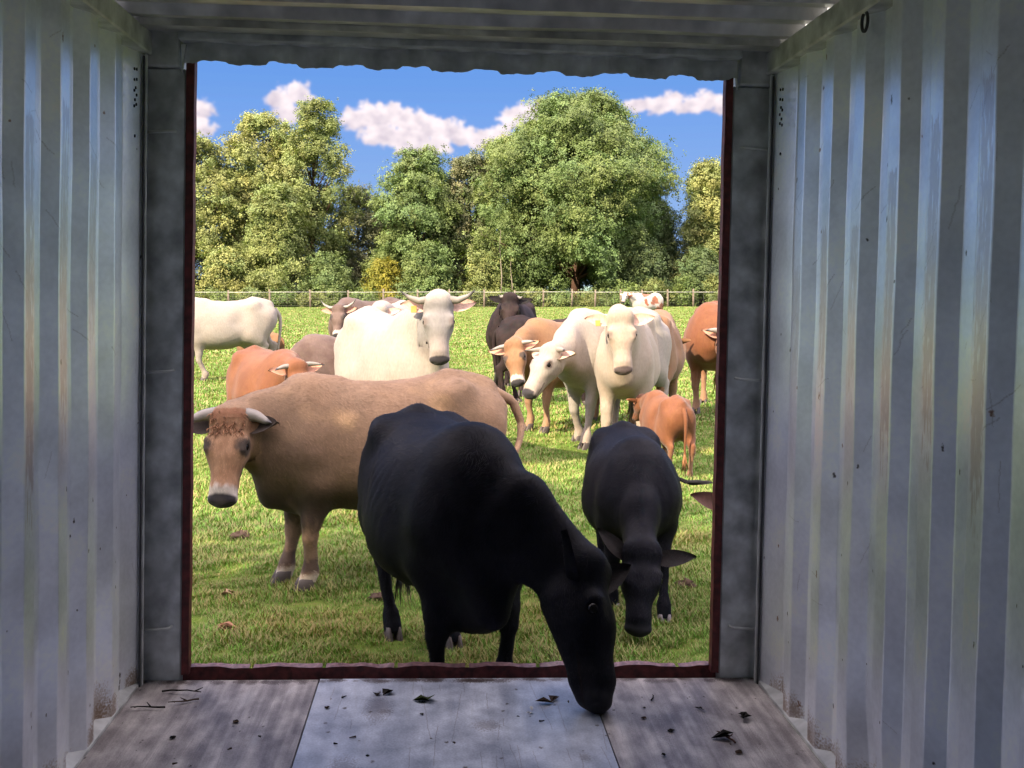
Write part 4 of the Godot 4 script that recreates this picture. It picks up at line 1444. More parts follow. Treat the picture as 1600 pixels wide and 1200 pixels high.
			var sf := Vector3(-0.42, 0.73, 0.185 * zs * fat)
			var hk := ft + Vector3(-0.11, 0.50, 0.0)
			hk.z = lerpf(ft.z, 0.17 * zs * fat, 0.4)
			var fe := ft + Vector3(-0.035, 0.135, 0)
			caps.append([hp, sf.lerp(hk, 0.1), Z, Vector2(0.13, 0.24), Vector2(0.105, 0.15), 0.10, false])
			caps.append([Vector3(-0.68, 0.98, 0.10 * zs * fat), sf.lerp(hk, 0.45) + Vector3(-0.06, 0.02, 0), Z, Vector2(0.11, 0.13), Vector2(0.07, 0.08), 0.10, false])
			caps.append([sf, hk + Vector3(0.02, 0.05, 0), Z, Vector2(0.10, 0.13), Vector2(0.046, 0.062), 0.08, false])
			caps.append([hk + Vector3(-0.018, 0.06, 0), hk + Vector3(0.01, -0.06, 0), Z, Vector2(0.04, 0.062) * thin, Vector2(0.038, 0.052) * thin, 0.04, false])
			caps.append([hk + Vector3(0.005, -0.05, 0), fe, Z, Vector2(0.038, 0.046) * thin, Vector2(0.036, 0.040) * thin, 0.03, false])
			caps.append([fe, ft + Vector3(0.004, 0.06, 0), Z, Vector2(0.046, 0.046) * thin, Vector2(0.047, 0.046) * thin, 0.03, false])
			ankle.append([ft, Vector3(1, 0, 0)])
	# hook bones, shoulder blades, pins
	var bony: float = d.get("bony", 0.5)
	var hollows := []
	for zs in [-1.0, 1.0]:
		hollows.append([Vector3(-0.30, 1.12, 0.40 * zs * fat), Vector3(-0.24, 0.96, 0.43 * zs * fat), 0.10 + 0.03 * bony])
		hollows.append([Vector3(0.62, 1.12, 0.34 * zs * fat), Vector3(0.66, 0.90, 0.34 * zs * fat), 0.09])
	for zs in [-1.0, 1.0]:
		caps.append([Vector3(-0.50, 1.20, 0.165 * zs * fat), Vector3(-0.42, 1.17, 0.195 * zs * fat), Z, Vector2(0.05, 0.04), Vector2(0.045, 0.045), 0.13, false])
		caps.append([Vector3(0.38, 1.19, 0.085 * zs), Vector3(0.50, 0.86, 0.20 * zs * fat), Vector3(1, 0, 0), Vector2(0.10, 0.05), Vector2(0.12, 0.05), 0.08, false])
		caps.append([Vector3(-0.78, 1.08, 0.085 * zs), Vector3(-0.74, 1.08, 0.09 * zs), Z, Vector2(0.04, 0.04), Vector2(0.04, 0.04), 0.08, false])
	caps.append([Vector3(0.26, 1.225, 0), Vector3(0.46, 1.225, 0), Z, Vector2(0.05, 0.045), Vector2(0.06, 0.05), 0.10, false])   # withers
	caps.append([Vector3(-0.46, 1.265, 0), Vector3(-0.74, 1.215, 0), Z, Vector2(0.035, 0.045), Vector2(0.04, 0.04), 0.10, false])   # croup
	var bk: float = d.get("brisket", 0.0)
	if bk > 0.0: caps.append([Vector3(0.60, 0.66, 0), Vector3(0.40, 0.60 - bk * 0.4, 0), Z, Vector2(0.13, 0.10 + bk), Vector2(0.16, 0.08 + bk * 0.7), 0.10, false])
	if d.get("udder", false): caps.append([Vector3(-0.38, 0.60, 0), Vector3(-0.50, 0.62, 0), Z, Vector2(0.12, 0.12), Vector2(0.12, 0.12), 0.06, false])
	var bl: float = d.get("belly", 0.0)
	var keys := [[-0.83, 1.10, 0.90, 0.05], [-0.79, 1.165, 0.82, 0.14], [-0.70, 1.235, 0.74, 0.205], [-0.55, 1.275, 0.66, 0.25], [-0.40, 1.285, 0.60 - bl * 0.5, 0.275], [-0.20, 1.265, 0.53 - bl, 0.315], [0.0, 1.255, 0.495 - bl, 0.335],
		[0.20, 1.262, 0.50 - bl * 0.6, 0.315], [0.38, 1.285, 0.53, 0.265], [0.52, 1.265, 0.575, 0.235], [0.64, 1.18, 0.625, 0.19], [0.72, 1.06, 0.70, 0.13], [0.77, 0.96, 0.78, 0.05]]
	# ---- the body
	var cell: float = d.cell / s
	fresh()
	var lo := Vector3(-1.0, -0.06, -0.62)
	var hi := Vector3(0.95, 1.48, 0.62)
	var reach := H * Vector3(0.0, -0.05, 0)
	lo = lo.min(reach - Vector3.ONE * 0.35)
	hi = hi.max(reach + Vector3.ONE * 0.35)
	for ft in feet:
		lo.x = minf(lo.x, ft[0] - 0.15)
		hi.x = maxf(hi.x, ft[0] + 0.15)
	grid(lo, hi, cell)
	for c in caps:
		if c[6]: put_cap(c[0], c[1], c[2], c[3], c[4], c[5])
	for c in hcaps: put_cap(H * c[0], H * c[1], S, c[2] * hs, c[3] * hs, c[4] * hs)
	var front := fv.duplicate()      # neck and head alone: where the body's skin is theirs, the finer grid draws it
	put_trunk(keys, fat)
	for c in caps:
		if not c[6]: put_cap(c[0], c[1], c[2], c[3], c[4], c[5])
	for c in hollows: put_cap(c[0], c[1], Z, Vector2.ONE * c[2], Vector2.ONE * c[2], -0.12)
	var f0 := 0.01
	nets(Transform3D.IDENTITY, func(p: Vector3) -> bool:
		var h := HI * p
		if p.y < 0.045: return false
		if not (h.x > f0 + 1.3 * cell / hs and h.x < 0.55 and h.y > -0.20 and h.y < 0.085 and absf(h.z) < 0.155): return true
		var g := ((p - fo) / fc).round()
		var at := (int(g.z) * fny + int(g.y)) * fnx + int(g.x)
		return absf(front[at] - fv[at]) > fc * 0.10, d.get("lump", 0.006))
	# ---- the head, on a finer grid of its own
	var hc: float = d.hcell / s / hs
	var body_n := mv.size()
	var lump_keep := noise.frequency
	grid(Vector3(-0.06, -0.26, -0.20), Vector3(0.57, 0.13, 0.20), hc)
	for c in caps:
		if c[6]: put_cap(HI * c[0], HI * c[1], (HI.basis * c[2]).normalized(), c[3] / hs, c[4] / hs, c[5] / hs)
	for c in hcaps: put_cap(c[0], c[1], Vector3(0, 0, 1), c[2], c[3], c[4])
	for c in hcuts: put_cap(c[0], c[1], Vector3(0, 0, 1), Vector2.ONE * c[2], Vector2.ONE * c[2], -0.014)
	nets(H, func(p: Vector3) -> bool:
		var h := HI * p
		return h.x > f0 - 1.2 * hc and h.x < 0.565 and h.y > -0.225 and h.y < 0.11 and absf(h.z) < 0.175, d.get("lump", 0.006) * 0.35)
	for i in body_n:      # ribs under the hide
		var p := mv[i]
		if p.x > -0.30 and p.x < 0.34 and p.y > 0.62 and absf(p.z) > 0.12:
			var w := smoothstep(-0.30, -0.10, p.x) * smoothstep(0.34, 0.18, p.x) * smoothstep(0.62, 0.75, p.y) * smoothstep(1.2, 1.05, p.y)
			mv[i] += mn[i] * sin((p.x + (1.0 - p.y) * 0.35) * 78.0) * 0.0028 * w * bony
	mc.resize(mv.size())
	for i in mv.size():
		var h := HI * mv[i]
		mc[i] = coat_color(coat, mv[i], h, h.x > -0.03 and h.y > -0.22 and h.y < 0.12 and absf(h.z) < 0.17)
	# ---- ears, part of the same body
	var inner: Color = COATS[coat][1].lerp(Color(0.62, 0.34, 0.24), 0.55) if coat != "black" and coat != "blackish" and coat != "brown" else (Color(0.02, 0.018, 0.018) if coat != "brown" else Color(0.05, 0.035, 0.03))
	if coat == "red": inner = Color(0.07, 0.03, 0.022)
	if coat == "brown": inner = Color(0.055, 0.04, 0.034)
	var outer: Color = COATS[coat][0] if coat != "brown" else Color(0.06, 0.04, 0.033)
	if coat == "white" or coat == "cream" or coat == "white_shaded_face": outer = Color(0.34, 0.24, 0.165)
	var ears: Array = d.get("ears", [0.10, 0.10])     # how far each ear points up from sideways: left, right
	for k in 2:
		var zs := -1.0 if k == 0 else 1.0
		var ed := Vector3(-0.18 if not d.has("ear_back") else d.ear_back, ears[k], zs).normalized()
		if d.has("ear_to"): ed = v3(d.ear_to[k]).normalized()
		var across := Vector3(1, 0.15, 0).cross(ed).cross(ed).normalized()
		var open := across.cross(ed).normalized()
		if open.y < 0: open = -open
		var el: float = d.get("ear", 0.21)
		var layers := []
		for side in [1.0, -1.0]:
			var rows := []
			for i in 11:
				var t := i / 10.0
				var w := 0.056 * pow(sin(PI * pow(clampf(t * 0.93 + 0.07, 0, 1), 0.72)), 0.75) + (0.012 if t < 0.05 else 0.0)
				var row := []
				for j in 9:
					var a := (j - 4) / 4.0
					var cup := (1.0 - a * a) * (0.030 - 0.012 * t)
					var p: Vector3 = Vector3(0.035, -0.045, 0.093 * zs) + ed * el * t + across * w * a - open * cup + open * side * 0.004 * (1.0 - a * a)
					row.append(H * p)
				rows.append(row)
			layers.append(rows)
		for sd in 2:
			var rows: Array = layers[sd]
			var flip: bool = (sd == 0) 
			# orient by testing the first face
			var test: Vector3 = (rows[5][4] - rows[4][4]).cross(rows[4][5] - rows[4][4])
			var want: Vector3 = (H.basis * open) * (1.0 if sd == 0 else -1.0)
			if test.dot(want) > 0.0:
				for r in rows: r.reverse()
			var col: Color = inner if sd == 0 else outer
			sheet(rows, false, func(p: Vector3) -> Color: return col.lerp(col * 1.35, clampf(0.3 + hair_noise.get_noise_3dv(p * 34.0), 0, 1)))
	# ---- tail
	var tl: Array = d.get("tail", [[-0.80, 1.13, 0], [-0.88, 1.02, 0.0], [-0.89, 0.80, 0.0], [-0.86, 0.55, 0.0], [-0.86, 0.42, 0.0]])
	var cv := Curve3D.new()
	for i in tl.size():
		var a: Vector3 = v3(tl[maxi(i - 1, 0)])
		var b: Vector3 = v3(tl[mini(i + 1, tl.size() - 1)])
		cv.add_point(v3(tl[i]), (a - b) * 0.2, (b - a) * 0.2)
	var rows := []
	var len := cv.get_baked_length()
	for i in 19:
		var t := i / 18.0
		var p := cv.sample_baked(len * t)
		var tg := (cv.sample_baked(minf(len, len * t + 0.01)) - cv.sample_baked(maxf(0, len * t - 0.01))).normalized()
		var sdv := tg.cross(Vector3(0.3, 0.1, 1)).normalized()
		var upv := tg.cross(sdv).normalized()
		var rr := lerpf(0.042, 0.014, pow(t, 0.6))
		var row := []
		for j in 10:
			var an := -TAU * j / 10.0
			row.append(p + (sdv * cos(an) + upv * sin(an)) * rr)
		rows.append(row)
	sheet(rows, true, func(p: Vector3) -> Color: return coat_color(coat, Vector3(p.x, 1.0, p.z), Vector3(-1, 0, 0), false))
	obj("body", array_mesh(), mats["coat_dark"] if coat == "black" or coat == "blackish" else mats["coat"], root)
	if d.has("hair"): coat_hair(root, int(d.hair), s, HI, F, coat)
	# the switch: hanging hair
	var tend: Vector3 = v3(tl[tl.size() - 1])
	var tdir := (tend - v3(tl[tl.size() - 2])).normalized()
	var sw := Color(0.02, 0.016, 0.015)
	if coat == "white" or coat == "cream" or coat == "pied" or coat == "white_shaded_face": sw = Color(0.42, 0.30, 0.22)
	if coat == "orange" or coat == "tan" or coat == "red": sw = Color(0.36, 0.16, 0.07)
	fresh()
	var down: Vector3 = v3(d.get("switch", [0, -1, 0]))
	for k in (26 if d.cell < 0.03 else 10):
		var off := Vector3(rng.randf_range(-1, 1), 0, rng.randf_range(-1, 1)) * 0.05
		var p0 := tend - tdir * rng.randf_range(0, 0.06)
		strand(p0 + off * 0.1, p0 + tdir * 0.10 + off * 0.5, p0 + tdir * 0.10 + down * rng.randf_range(0.12, 0.26) + off * 1.4, 0.012 if d.cell < 0.03 else 0.02, sw)
	obj("tail_tuft", array_mesh(), mats["coat"], root)
	# ---- eyes
	if d.get("eyes", true):
		for zs in [-1.0, 1.0]:
			var sp := SphereMesh.new()
			sp.radius = 0.025 * hs
			sp.height = 0.050 * hs
			sp.radial_segments = 16
			sp.rings = 8
			var e := obj("eye", sp, mats["eye"], root)
			e.position = H * Vector3(0.173, -0.004, 0.1005 * zs)
	# ---- horns
	if d.has("horns"):
		for k in 2:
			var zs := -1.0 if k == 0 else 1.0
			var pts := []
			var rad := []
			var path := Curve3D.new()
			var hp: Array = d.horns
			for i in hp.size():
				var a: Vector3 = v3(hp[maxi(i - 1, 0)])
				var b: Vector3 = v3(hp[mini(i + 1, hp.size() - 1)])
				path.add_point(v3(hp[i]), (a - b) * 0.2, (b - a) * 0.2)
			fresh()
			var hrows := []
			var hl := path.get_baked_length()
			var tip := H * (path.sample_baked(hl) * Vector3(1, 1, zs))
			var b0 := H * (path.sample_baked(0) * Vector3(1, 1, zs))
			for i in 15:
				var t := i / 14.0
				var p := path.sample_baked(hl * t)
				var tg := (path.sample_baked(minf(hl, hl * t + 0.01)) - path.sample_baked(maxf(0, hl * t - 0.01))).normalized()
				var s1 := tg.cross(Vector3(1, 0.2, 0)).normalized()
				var s2 := tg.cross(s1).normalized()
				var rr: float = d.get("horn_r", 0.034) * (1.0 - pow(t, 1.6)) + 0.003
				var row := []
				for j in 12:
					var an := TAU * j / 12.0 * -zs
					row.append(H * ((p + (s1 * cos(an) + s2 * sin(an)) * rr) * Vector3(1, 1, zs)))
				hrows.append(row)
			var full := (tip - b0).length()
			sheet(hrows, true, func(p: Vector3) -> Color:
				var t := clampf((p - b0).length() / full, 0, 1)
				var c := Color(0.13, 0.105, 0.085).lerp(Color(0.22, 0.195, 0.17), smoothstep(0.0, 0.35, t))
				return c.lerp(Color(0.02, 0.018, 0.018), smoothstep(0.66, 0.90, t)))
			obj("horn", array_mesh(), mats["horn"], root)
	# ---- curly hair on the poll
	if d.get("curls", false):
		fresh()
		var cc: Color = Color(0.22, 0.10, 0.05) if coat == "brown" else COATS[coat][1]
		for k in 230:
			var f := rng.randf_range(-0.07, 0.10)
			var z := rng.randf_range(-0.085, 0.085)
			var u0 := 0.028 - 1.6 * z * z - (0.03 if f < -0.03 else 0.0)
			var p0 := Vector3(f, u0, z)
			var dv := Vector3(rng.randf_range(0.1, 1.0), rng.randf_range(0.2, 0.7), rng.randf_range(-0.8, 0.8)).normalized()
			var l := rng.randf_range(0.02, 0.045)
			var c: Color = cc * rng.randf_range(0.7, 1.7)
			strand(H * p0, H * (p0 + dv * l + Vector3(0, 0.006, 0)), H * (p0 + dv * l * 1.3 + Vector3(0.022, -0.008, rng.randf_range(-0.02, 0.02))), 0.0035 * hs, c)
		obj("poll_curls", array_mesh(), mats["coat"], root)
	# ---- ear tag
	if d.has("tag"):
		for k in d.tag:
			var zs := -1.0 if k == 0 else 1.0
			var tm := box_mesh(Vector3(-0.021, -0.026, -0.002), Vector3(0.021, 0.026, 0.002), 0.002)
			var tg := obj("ear_tag", tm, mats["tag"], root)
			var ed := Vector3(-0.18, ears[k], zs).normalized()
			var tp := H * (Vector3(0.035, -0.045, 0.093 * zs) + ed * 0.10 + Vector3(0.035, 0.012, 0))
			tg.transform = Transform3D(Basis(S, -F, U).orthonormalized(), tp)
	# ---- hooves
	var pale: bool = d.get("pale_hooves", false)
	for a in ankle:
		fresh()
		var at: Vector3 = a[0]
		var fx: Vector3 = a[1]
		for zs in [-1.0, 1.0]:
			var hr := []
			for i in 5:
				var y: float = [0.0, 0.006, 0.05, 0.078, 0.086][i]
				var g: float = [0.94, 1.0, 0.88, 0.78, 0.3][i]
				var row := []
				for j in 12:
					var an := -TAU * j / 12.0
					var ca := cos(an)
					var p := Vector3(ca * (0.058 if ca > 0 else 0.05) * g + (0.030 - y * 0.34), y, sin(an) * 0.026 * g * (1.0 - 0.25 * maxf(ca, 0)) + zs * 0.0265)
					row.append(at + p * thin)
				hr.append(row)
			sheet(hr, true, func(p: Vector3) -> Color: return Color.WHITE)
		obj("hoof", array_mesh(), mats["hoof_pale"] if pale else mats["hoof"], root)
	return root

func strand(a: Vector3, b: Vector3, c: Vector3, w: float, col: Color):
	# a lock of hair: a thin three-sided blade through three points
	var first := mv.size()
	var t := (c - a).normalized()
	var s := t.cross(Vector3(0.37, 0.5, 0.78)).normalized() * w
	var u := t.cross(s).normalized() * w
	for p in [a + s, a - s * 0.5 + u * 0.87, a - s * 0.5 - u * 0.87, b + s * 0.8, b - s * 0.4 + u * 0.7, b - s * 0.4 - u * 0.7, c]:
		mv.append(p)
		mn.append(Vector3.ZERO)
		mc.append(col)
	for j in 3:
		var k := (j + 1) % 3
		mi.append_array([first + j, first + k, first + 3 + k, first + j, first + 3 + k, first + 3 + j, first + 3 + j, first + 3 + k, first + 6])
	face_normals(first)

func coat_hair(root: Node3D, count: int, s: float, HI: Transform3D, F: Vector3, coat: String):
	# short hair lying along the hide, flowing back and down; on the face towards the muzzle
	var st := st_new()
	for q in [Vector3(-1, 0, 0), Vector3(1, 0, 0), Vector3(0.1, 0.35, 1.0)]:
		st.set_color(Color.WHITE)
		st.add_vertex(q)
	var hm := st.commit()
	var total := 0.0
	var k := 0
	var n := mi.size() / 3
	for i in n: total += (mv[mi[i * 3 + 1]] - mv[mi[i * 3]]).cross(mv[mi[i * 3 + 2]] - mv[mi[i * 3]]).length()
	var per := count / total
	var places := []
	for i in n:
		var a := mv[mi[i * 3]]
		var b := mv[mi[i * 3 + 1]]
		var c := mv[mi[i * 3 + 2]]
		var want := (b - a).cross(c - a).length() * per
		var m := int(want) + (1 if rng.randf() < want - int(want) else 0)
		for j in m:
			var u := rng.randf()
			var v := rng.randf() * (1.0 - u)
			var p := a + (b - a) * u + (c - a) * v
			if p.y < 0.10: continue
			var nn := mn[mi[i * 3]]
			var h := HI * p
			var head := h.x > 0.02 and h.y > -0.2 and h.y < 0.12 and absf(h.z) < 0.17
			if head and h.x > 0.43: continue
			var flow := F if head else Vector3(-0.75, -0.62, 0.0)
			flow += Vector3(noise.get_noise_3dv(p * 5.0), noise.get_noise_3dv(p * 5.0 + Vector3(7, 0, 0)), noise.get_noise_3dv(p * 5.0 + Vector3(0, 7, 0))) * 0.9
			var t := (flow - nn * flow.dot(nn)).normalized()
			var sd := nn.cross(t).normalized()
			var l := rng.randf_range(0.012, 0.026) / s * (0.6 if head else 1.0)
			var w := 0.0011 / s
			places.append([Transform3D(Basis(sd * w, nn * l * 0.55, t * l), p), mc[mi[i * 3]] * rng.randf_range(0.70, 1.28)])
	scatter("coat_hair", hm, mats["hair_dark"] if coat == "black" else mats["hair"], places, root)

func build_cows():
	var horn_up := [[-0.01, -0.005, 0.065], [-0.015, 0.0, 0.15], [-0.06, 0.02, 0.23], [-0.13, 0.04, 0.29]]
	var horn_side := [[-0.005, -0.005, 0.065], [0.0, 0.005, 0.15], [0.02, 0.02, 0.22], [0.05, 0.05, 0.27]]
	make_cow({name = "cow", label = "black cow grazing with its muzzle down on the container floor", coat = "black", s = 0.86, fat = 1.18, belly = 0.04, bony = 1.3, brisket = 0.19, at = [-0.06, -0.64], dir = [0.29, 0.957],
		hair = 60000, poll = [0.485, 0.605, 0.075], muz = [0.55, 0.17, 0.37], up = [0.92, 0.30, 0.18], hs = 1.2, cell = 0.0175, hcell = 0.006, neck = 1.09, bend = [0.0, 0.05, 0.04],
		feet = [[0.42, -0.17], [0.46, 0.17], [-0.34, -0.14], [-0.62, 0.12]], ear_to = [[-0.45, 0.95, -0.5], [-0.5, 0.15, 0.85]]})
	make_cow({name = "calf", label = "young black cow facing the doorway, head lowered, beside the grazing black cow", category = "cow", coat = "black", s = 0.70, fat = 1.10, hair = 40000, at = [0.93, -1.72], dir = [-0.05, 1.0],
		poll = [0.865, 0.43, -0.98], muz = [0.82, 0.08, -0.80], up = [0.0, 0.45, 0.9], hs = 1.12, cell = 0.0175, hcell = 0.007, feet = [[0.62, -0.17], [0.36, 0.17], [-0.58, -0.16], [-0.64, 0.16]], ear_to = [[-0.15, 0.12, -1.0], [-0.62, 0.20, 0.80]], ear = 0.24,
		tail = [[-0.80, 1.13, 0], [-0.88, 1.0, -0.1], [-0.80, 0.86, -0.34], [-0.74, 0.80, -0.50]], switch = [0, 0.05, -1], pale_hooves = true})
	make_cow({name = "cow", label = "fawn brown horned cow standing side on, turning its white ringed muzzle to the doorway", coat = "brown", hair = 60000, bony = 0.2, leg = 1.1, s = 0.91, fat = 1.10, belly = 0.04, at = [-0.45, -2.24], dir = [-0.96, 0.28], curls = true, brisket = 0.08,
		poll = [-1.21, 0.97, -1.90], muz = [-1.23, 0.55, -1.68], up = [-0.05, 0.5, 0.9], hs = 1.06, cell = 0.0175, hcell = 0.006, bend = [0.06, -0.02, 0.0],
		feet = [[0.46, -0.14], [0.56, 0.10], [-0.58, -0.16], [-0.64, 0.16]], ears = [0.55, 0.15], ear_back = 0.05, horns = [[-0.02, 0.0, 0.07], [-0.005, 0.005, 0.15], [0.03, 0.02, 0.21], [0.055, 0.06, 0.25]], horn_r = 0.036,
		tail = [[-0.78, 1.16, 0], [-0.90, 1.10, -0.02], [-0.95, 0.96, -0.04], [-0.86, 0.80, -0.20], [-0.74, 0.70, -0.27]]})
	make_cow({name = "cow", label = "white cow with wide grey horns facing the doorway behind the fawn brown cow", coat = "white_shaded_face", bony = 1.0, s = 1.13, fat = 0.84, at = [-0.52, -6.05], dir = [0.45, 0.89],
		poll = [-0.11, 1.55, -5.15], muz = [-0.10, 1.03, -4.98], up = [0.0, 0.35, 1.0], hs = 0.94, cell = 0.028, hcell = 0.009, ears = [-0.1, -0.1], tag = [1],
		horns = [[-0.01, -0.005, 0.065], [0.0, 0.0, 0.15], [-0.03, 0.01, 0.23], [-0.075, 0.02, 0.29]], horn_r = 0.03})
	make_cow({name = "cow", label = "cream hornless cow facing the doorway with a yellow ear tag", coat = "cream", s = 1.10, fat = 0.86, bony = 1.0, at = [1.80, -7.25], dir = [-0.22, 0.975],
		poll = [1.56, 1.40, -6.15], muz = [1.57, 0.89, -5.97], up = [0.0, 0.35, 1.0], hs = 1.0, cell = 0.028, hcell = 0.009, ears = [-0.05, -0.05], tag = [1],
		feet = [[0.52, -0.15], [0.50, 0.17], [-0.58, -0.16], [-0.64, 0.16]]})
	make_cow({name = "cow", label = "fawn cow seen from behind with its tail hanging, right of the cream hornless cow", coat = "tan", s = 1.06, fat = 0.95, bony = 1.0, at = [2.42, -9.1], dir = [0.30, -0.954],
		poll = [2.80, 1.0, -10.3], muz = [2.9, 0.6, -10.6], cell = 0.03, hcell = 0.014})
	make_cow({name = "cow", label = "pale horned cow in left profile, before the tan horned cow", coat = "white", bony = 1.2, s = 1.10, fat = 0.84, at = [1.72, -7.9], dir = [-0.72, 0.69],
		poll = [0.98, 1.04, -6.95], muz = [0.66, 0.60, -6.70], up = [-0.75, 0.55, 0.5], hs = 1.0, cell = 0.026, hcell = 0.010, ears = [0.0, 0.0], horns = horn_side, horn_r = 0.026,
		feet = [[0.58, -0.16], [0.30, 0.16], [-0.58, -0.16], [-0.64, 0.16]]})
	make_cow({name = "cow", label = "tan horned cow with its head low, behind the pale cow in profile", coat = "tan", s = 1.0, at = [1.35, -9.1], dir = [-0.80, 0.60],
		poll = [0.70, 1.02, -8.35], muz = [0.72, 0.60, -8.05], up = [-0.3, 0.5, 0.8], cell = 0.030, hcell = 0.011, horns = horn_side, horn_r = 0.026})
	make_cow({name = "cow", label = "rust orange cow standing between the far left white cow and the fawn brown cow", coat = "orange", s = 0.85, fat = 1.08, at = [-1.66, -6.35], dir = [0.48, 0.88],
		poll = [-1.32, 0.99, -5.60], muz = [-1.18, 0.62, -5.42], up = [0.4, 0.5, 0.7], cell = 0.028, hcell = 0.011, horns = horn_side, horn_r = 0.026})
	make_cow({name = "cow", label = "grey brown cow of which only the back shows, left of the white horned cow", coat = "dark_brown", s = 0.88, fat = 1.1, at = [-1.15, -8.6], dir = [-0.92, 0.40],
		poll = [-2.02, 0.62, -8.2], muz = [-2.18, 0.22, -8.0], cell = 0.032, hcell = 0.014})
	make_cow({name = "cow", label = "white cow grazing at the far left, cut by the left jamb", coat = "white", s = 1.13, fat = 0.98, at = [-3.98, -16.3], dir = [-0.97, 0.22], udder = true,
		poll = [-4.92, 0.82, -15.9], muz = [-4.62, 0.36, -15.75], up = [-0.6, 0.4, 0.5], cell = 0.034, hcell = 0.014, feet = [[0.28, -0.16], [0.52, 0.16], [-0.52, -0.16], [-0.68, 0.16]]})
	make_cow({name = "calf", label = "tan calf behind the rump of the far left white cow", category = "calf", coat = "tan", s = 0.62, at = [-3.55, -17.6], dir = [-0.9, -0.43],
		poll = [-4.05, 0.72, -17.85], muz = [-4.25, 0.50, -17.95], cell = 0.034, hcell = 0.0175})
	make_cow({name = "cow", label = "dark brown horned cow farther off, looking over the back of the white horned cow", coat = "dark_brown", s = 1.12, at = [-1.45, -16.9], dir = [-0.72, 0.69],
		poll = [-1.93, 1.28, -16.2], muz = [-1.95, 0.86, -15.98], up = [-0.2, 0.4, 0.9], cell = 0.034, hcell = 0.014, horns = horn_up, horn_r = 0.026})
	make_cow({name = "cow", label = "white cow with tan ears half hidden behind the white horned cow", coat = "white", s = 1.10, at = [-0.90, -14.3], dir = [-0.30, 0.95],
		poll = [-1.05, 1.32, -13.4], muz = [-1.05, 0.86, -13.2], up = [0.0, 0.4, 0.9], cell = 0.034, hcell = 0.014})
	make_cow({name = "cow", label = "black horned cow facing the doorway far off, behind the tan horned cow", coat = "blackish", s = 1.13, fat = 1.08, at = [1.02, -13.7], dir = [-0.16, 0.98],
		poll = [0.93, 1.50, -12.8], muz = [0.90, 1.10, -12.6], up = [0.0, 0.4, 0.9], cell = 0.034, hcell = 0.013, horns = [[-0.01, -0.005, 0.065], [0.0, 0.0, 0.13], [-0.02, 0.02, 0.17]], horn_r = 0.024})
	make_cow({name = "cow", label = "dark cow of which only the back shows above the tan horned cow", coat = "blackish", s = 0.97, at = [1.45, -11.6], dir = [0.93, 0.36],
		poll = [2.42, 0.9, -11.2], muz = [2.60, 0.5, -11.1], cell = 0.036, hcell = 0.0175})
	make_cow({name = "cow", label = "rust orange horned cow at the right jamb, half hidden by it", coat = "orange", s = 1.12, fat = 1.05, at = [3.55, -10.9], dir = [-0.30, 0.954],
		poll = [3.52, 1.08, -9.95], muz = [3.42, 0.66, -9.7], up = [0.0, 0.5, 0.8], cell = 0.030, hcell = 0.012, horns = horn_side, horn_r = 0.034, curls = true})
	make_cow({name = "calf", label = "small orange calf behind the young black cow, its rump to the right", category = "calf", coat = "orange", s = 0.56, fat = 0.95, at = [1.90, -5.75], dir = [-0.16, -0.99], leg = 1.1,
		poll = [1.80, 0.62, -6.36], muz = [1.76, 0.42, -6.54], cell = 0.022, hcell = 0.011})
	make_cow({name = "cow", label = "white and red brown pied cow far off by the fence", coat = "pied", s = 1.05, at = [9.05, -47.0], dir = [-0.9, 0.43],
		poll = [8.02, 1.34, -46.4], muz = [7.80, 0.95, -46.1], cell = 0.05, hcell = 0.025})
	make_cow({name = "cow", label = "red brown cow hidden behind the right jamb, one ear showing", coat = "red", s = 0.80, at = [2.10, -1.35], dir = [-0.80, 0.60],
		poll = [1.345, 0.66, -1.02], muz = [1.27, 0.28, -0.85], up = [-0.3, 0.5, 0.8], cell = 0.026, hcell = 0.011, ears = [0.1, 0.25], ear = 0.22})

# ------------------------------------------------------------------ scraps on the floor and in the grass
func floor_at(x: float, z: float, up := 0.0) -> Vector3:
	var c: Node3D = get_node("shipping_container")
	return c.transform * Vector3(x, 0.004 + up, z)

